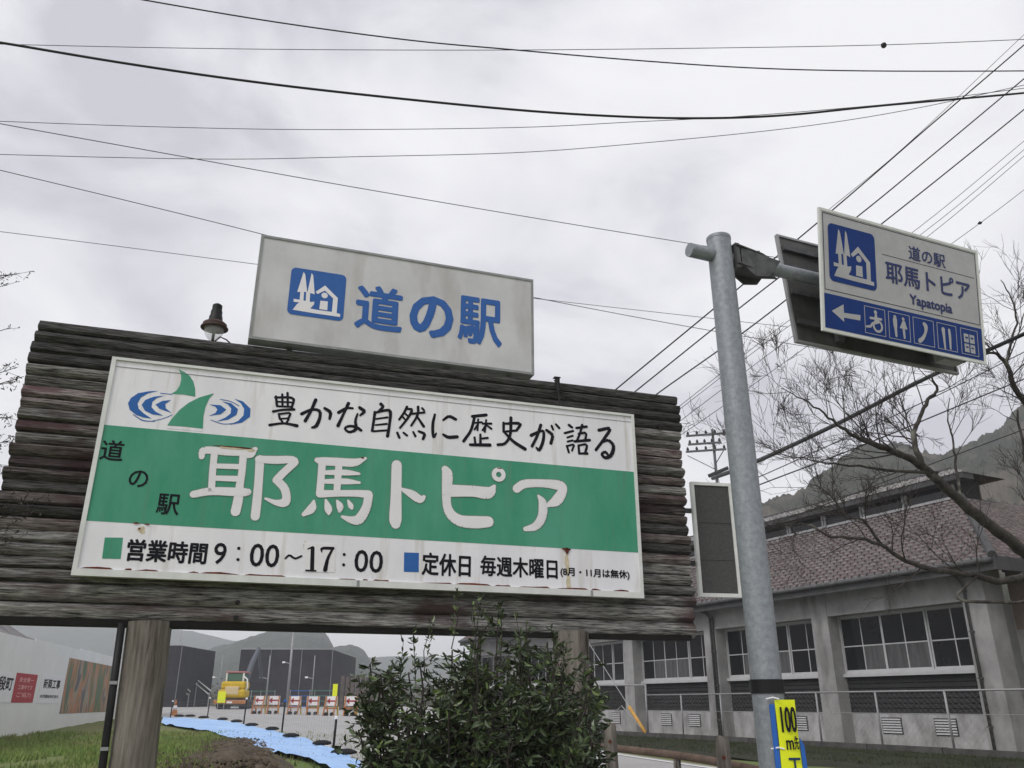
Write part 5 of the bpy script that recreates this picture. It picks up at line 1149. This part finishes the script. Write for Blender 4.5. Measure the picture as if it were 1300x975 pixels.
# leafy branch tips of a tree standing left of the billboard
def leaf(mbl, p, d, L, rs, wide=.36):
    d = d.normalized(); s = d.cross(Vector((rs.gauss(0, 1), rs.gauss(0, 1), rs.gauss(0, 1)))).normalized(); n = d.cross(s)
    w = L * wide; fold = n * w * .25
    mbl.add([p, p + d * L * .3 + s * w * .45 + fold, p + d * L * .68 + s * w * .40 + fold, p + d * L - n * w * .25, p + d * L * .68 - s * w * .40 + fold, p + d * L * .3 - s * w * .45 + fold, p + d * L * .5], [(0, 6, 1), (1, 6, 2), (2, 6, 3), (3, 6, 4), (4, 6, 5), (5, 6, 0)])
lt = thing('small_tree', 'dark small-leaved tree at the left edge, only its branch tips showing', 'tree', (-4.6, 5.1, 0))
base = Vector((-4.6, 5.1, 0)); m = MB(); m.tube([base, base + Vector((.1, 0, 1.5)), base + Vector((0, .1, 3.0)), base + Vector((.1, 0, 4.6))], [.09, .075, .05, .02], 10); m.build('trunk', M_bark, lt, smooth=True)
ml = MB(); mt_ = MB(); rs = random.Random(4)
for (px, py, Y, sd) in ((26, 347, 5.2, 3), (8, 362, 5.25, 2), (14, 416, 5.3, 1), (22, 466, 5.0, 3), (30, 478, 4.95, 2), (12, 486, 5.1, 2), (14, 530, 5.5, 5), (8, 560, 5.6, 6), (2, 590, 5.6, 6), (52, 632, 5.0, 4), (40, 650, 5.05, 4), (18, 670, 5.1, 4), (14, 690, 5.0, 3)):
    tip = at(px, py, Y); a_ = base + Vector((.05, 0, max(.8, tip.z - rs.uniform(.25, .7)))); mid = a_.lerp(tip, .55) + Vector((0, 0, .06)); mt_.tube([a_, mid, tip], [.012, .006, .0022], 5, cap=False)
    for k in range(sd * 5):
        f = rs.uniform(.45, 1); q = mid.lerp(tip, f); d = (tip - mid).normalized() + Vector((rs.gauss(0, .7), rs.gauss(0, .7), rs.gauss(0, .7))); e_ = q + d.normalized() * rs.uniform(.02, .10); mt_.tube([q, e_], .0016, 3, cap=False)
        for _ in range(3): leaf(ml, e_ + Vector((rs.gauss(0, .012),) * 3), Vector((rs.gauss(0, 1), rs.gauss(0, 1), rs.gauss(0, 1))), rs.uniform(.018, .032), rs)
mt_.build('branches', M_twig, lt, kind='stuff'); ml.build('leaves', M_leaf3, lt, kind='stuff')

# ================================================================== CAMELLIA BUSH
bc = Vector((-.22, 6.05, 0)); bush = thing('camellia_bush', 'dense dark green camellia bush growing in front of the right billboard post', 'bush', tuple(bc))
rs = random.Random(11); st = MB(); lf = [MB(), MB()]; singles = []
def leafdir(): return Vector((rs.gauss(0, 1), rs.gauss(0, 1) - .3, rs.gauss(.15, .7)))
tips = []
def inside(px):  # crown outline height (world z) against x
    return np.interp(px, [-1.3, -1.15, -1.05, -.93, -.68, -.31, 0, .31, .5, .6, .68, .8], [1.25, 1.45, 1.62, 1.78, 1.92, 1.98, 2.0, 2.0, 1.85, 1.6, 1.2, .9])
nst = 110
for s in range(nst):
    ang = rs.uniform(0, 6.28); rad = rs.uniform(0, .35); p = bc + Vector((rad * math.cos(ang), rad * math.sin(ang) * .7, 0))
    tx = rs.uniform(-1.02, .64); ty = rs.uniform(-.55, .45); zt = float(inside(tx)) * rs.uniform(.55, .97)
    if rs.random() < .05: zt = float(inside(tx)) + rs.uniform(.02, .2)
    tgt = Vector((tx, bc.y + ty, zt)); mid = p.lerp(tgt, .5) + Vector(((tx - p.x) * .18, 0, -.05)); pts = [Vector(q[:3]) for q in smooth_line([tuple(p), tuple(mid), tuple(tgt)], 6)]
    pts = [q + Vector((rs.gauss(0, .012), rs.gauss(0, .012), 0)) for q in pts]; st.tube(pts, [.014 * (1 - .8 * i / len(pts)) + .002 for i in range(len(pts))], 5, cap=False)
    for k in range(34):
        f = rs.uniform(.12, 1.0) ** .8 * (len(pts) - 1); j = min(int(f), len(pts) - 2); q = pts[j].lerp(pts[j + 1], f - j)
        d = Vector((rs.gauss(0, 1), rs.gauss(0, 1), rs.gauss(.35, .7))).normalized(); L = rs.uniform(.08, .24); e_ = q + d * L
        if e_.z > inside(e_.x) + .02: e_ = q + d * L * .3
        st.tube([q, q.lerp(e_, .5) + Vector((0, 0, .01)), e_], .0028, 3, cap=False)
        for t in range(rs.randint(5, 8)):
            r_ = q.lerp(e_, rs.uniform(.25, 1.05)); fresh = rs.random() < .10
            singles.append((r_, (d * .6 + leafdir()).normalized(), rs.uniform(.042, .088), fresh))
for (px, py, z0) in ((582, 752, 0), (612, 757, 0), (600, 770, 0), (636, 775, 0), (548, 790, 0), (524, 800, 0), (512, 815, 0), (668, 790, 0), (700, 800, 0), (655, 782, 0), (720, 815, 0)):
    tp_ = at(px, py, 5.95); b_ = Vector((tp_.x + rs.gauss(0, .05), 5.98, tp_.z - .38)); pts = [b_, b_.lerp(tp_, .5) + Vector((rs.gauss(0, .02), 0, 0)), tp_]; st.tube(pts, [.004, .003, .0018], 4, cap=False)
    for k in range(22):
        r_ = b_.lerp(tp_, rs.uniform(.2, 1.03)); singles.append((r_, (Vector((0, 0, .7)) + leafdir() * .8).normalized(), rs.uniform(.04, .06), rs.random() < .25))
for (px, py) in ((446, 880), (458, 866), (452, 900), (444, 905), (460, 925), (470, 852)):
    tp_ = at(px, py, 5.8); b_ = Vector((tp_.x + .25, 5.9, tp_.z - .12)); st.tube([b_, tp_], [.005, .002], 4, cap=False)
    for k in range(9): singles.append((b_.lerp(tp_, rs.uniform(.1, 1.05)), leafdir().normalized(), rs.uniform(.04, .065), False))
# the leaves that show largest are parts of their own
order = sorted(range(len(singles)), key=lambda i: singles[i][0].y - singles[i][2] * 8)
big = set(order[:300]); proto = []
for k, mt in enumerate((M_leaf, M_leaf2)):
    mbl = MB(); leaf(mbl, Vector((0, 0, 0)), Vector((0, 0, 1)), 1.0, random.Random(2)); o = mbl.build('leaf', mt, bush); proto.append(o.data); bpy.data.objects.remove(o)
for i, (p, d, L, fr) in enumerate(singles):
    if i in big:
        o = bpy.data.objects.new('leaf', proto[1 if fr else 0]); COL.objects.link(o); o.parent = bush; o.location = p - bc; o.scale = (L, L, L)
        o.rotation_mode = 'QUATERNION'; o.rotation_quaternion = d.to_track_quat('Z', 'Y') @ Matrix.Rotation(rs.uniform(0, 6.28), 3, 'Z').to_quaternion()
    else: leaf(lf[1 if fr else 0], p, d, L, rs)
# move proto origin: leaf mesh was built from the bush origin
for me in proto:
    for v in me.vertices: v.co += Vector(bc)
st.build('stems', M_twig, bush, kind='stuff'); lf[0].build('foliage', M_leaf, bush, kind='stuff'); lf[1].build('fresh_foliage', M_leaf2, bush, kind='stuff')

# ================================================================== HAZE
m = MB(); m.hexa([(-1600, -310, -1), (1600, -310, -1), (1600, 2700, -1), (-1600, 2700, -1), (-1600, -310, 105), (1600, -310, 105), (1600, 2700, 105), (-1600, 2700, 105)])
hz = bpy.data.materials.new('haze'); hz.use_nodes = True; t = hz.node_tree; t.nodes.clear(); ou = t.nodes.new('ShaderNodeOutputMaterial'); pv = t.nodes.new('ShaderNodeVolumePrincipled')
pv.inputs['Color'].default_value = (.93, .95, 1, 1); pv.inputs['Density'].default_value = .0010; pv.inputs['Anisotropy'].default_value = .0; t.links.new(pv.outputs[0], ou.inputs['Volume'])
m.build('haze', hz, kind='stuff')
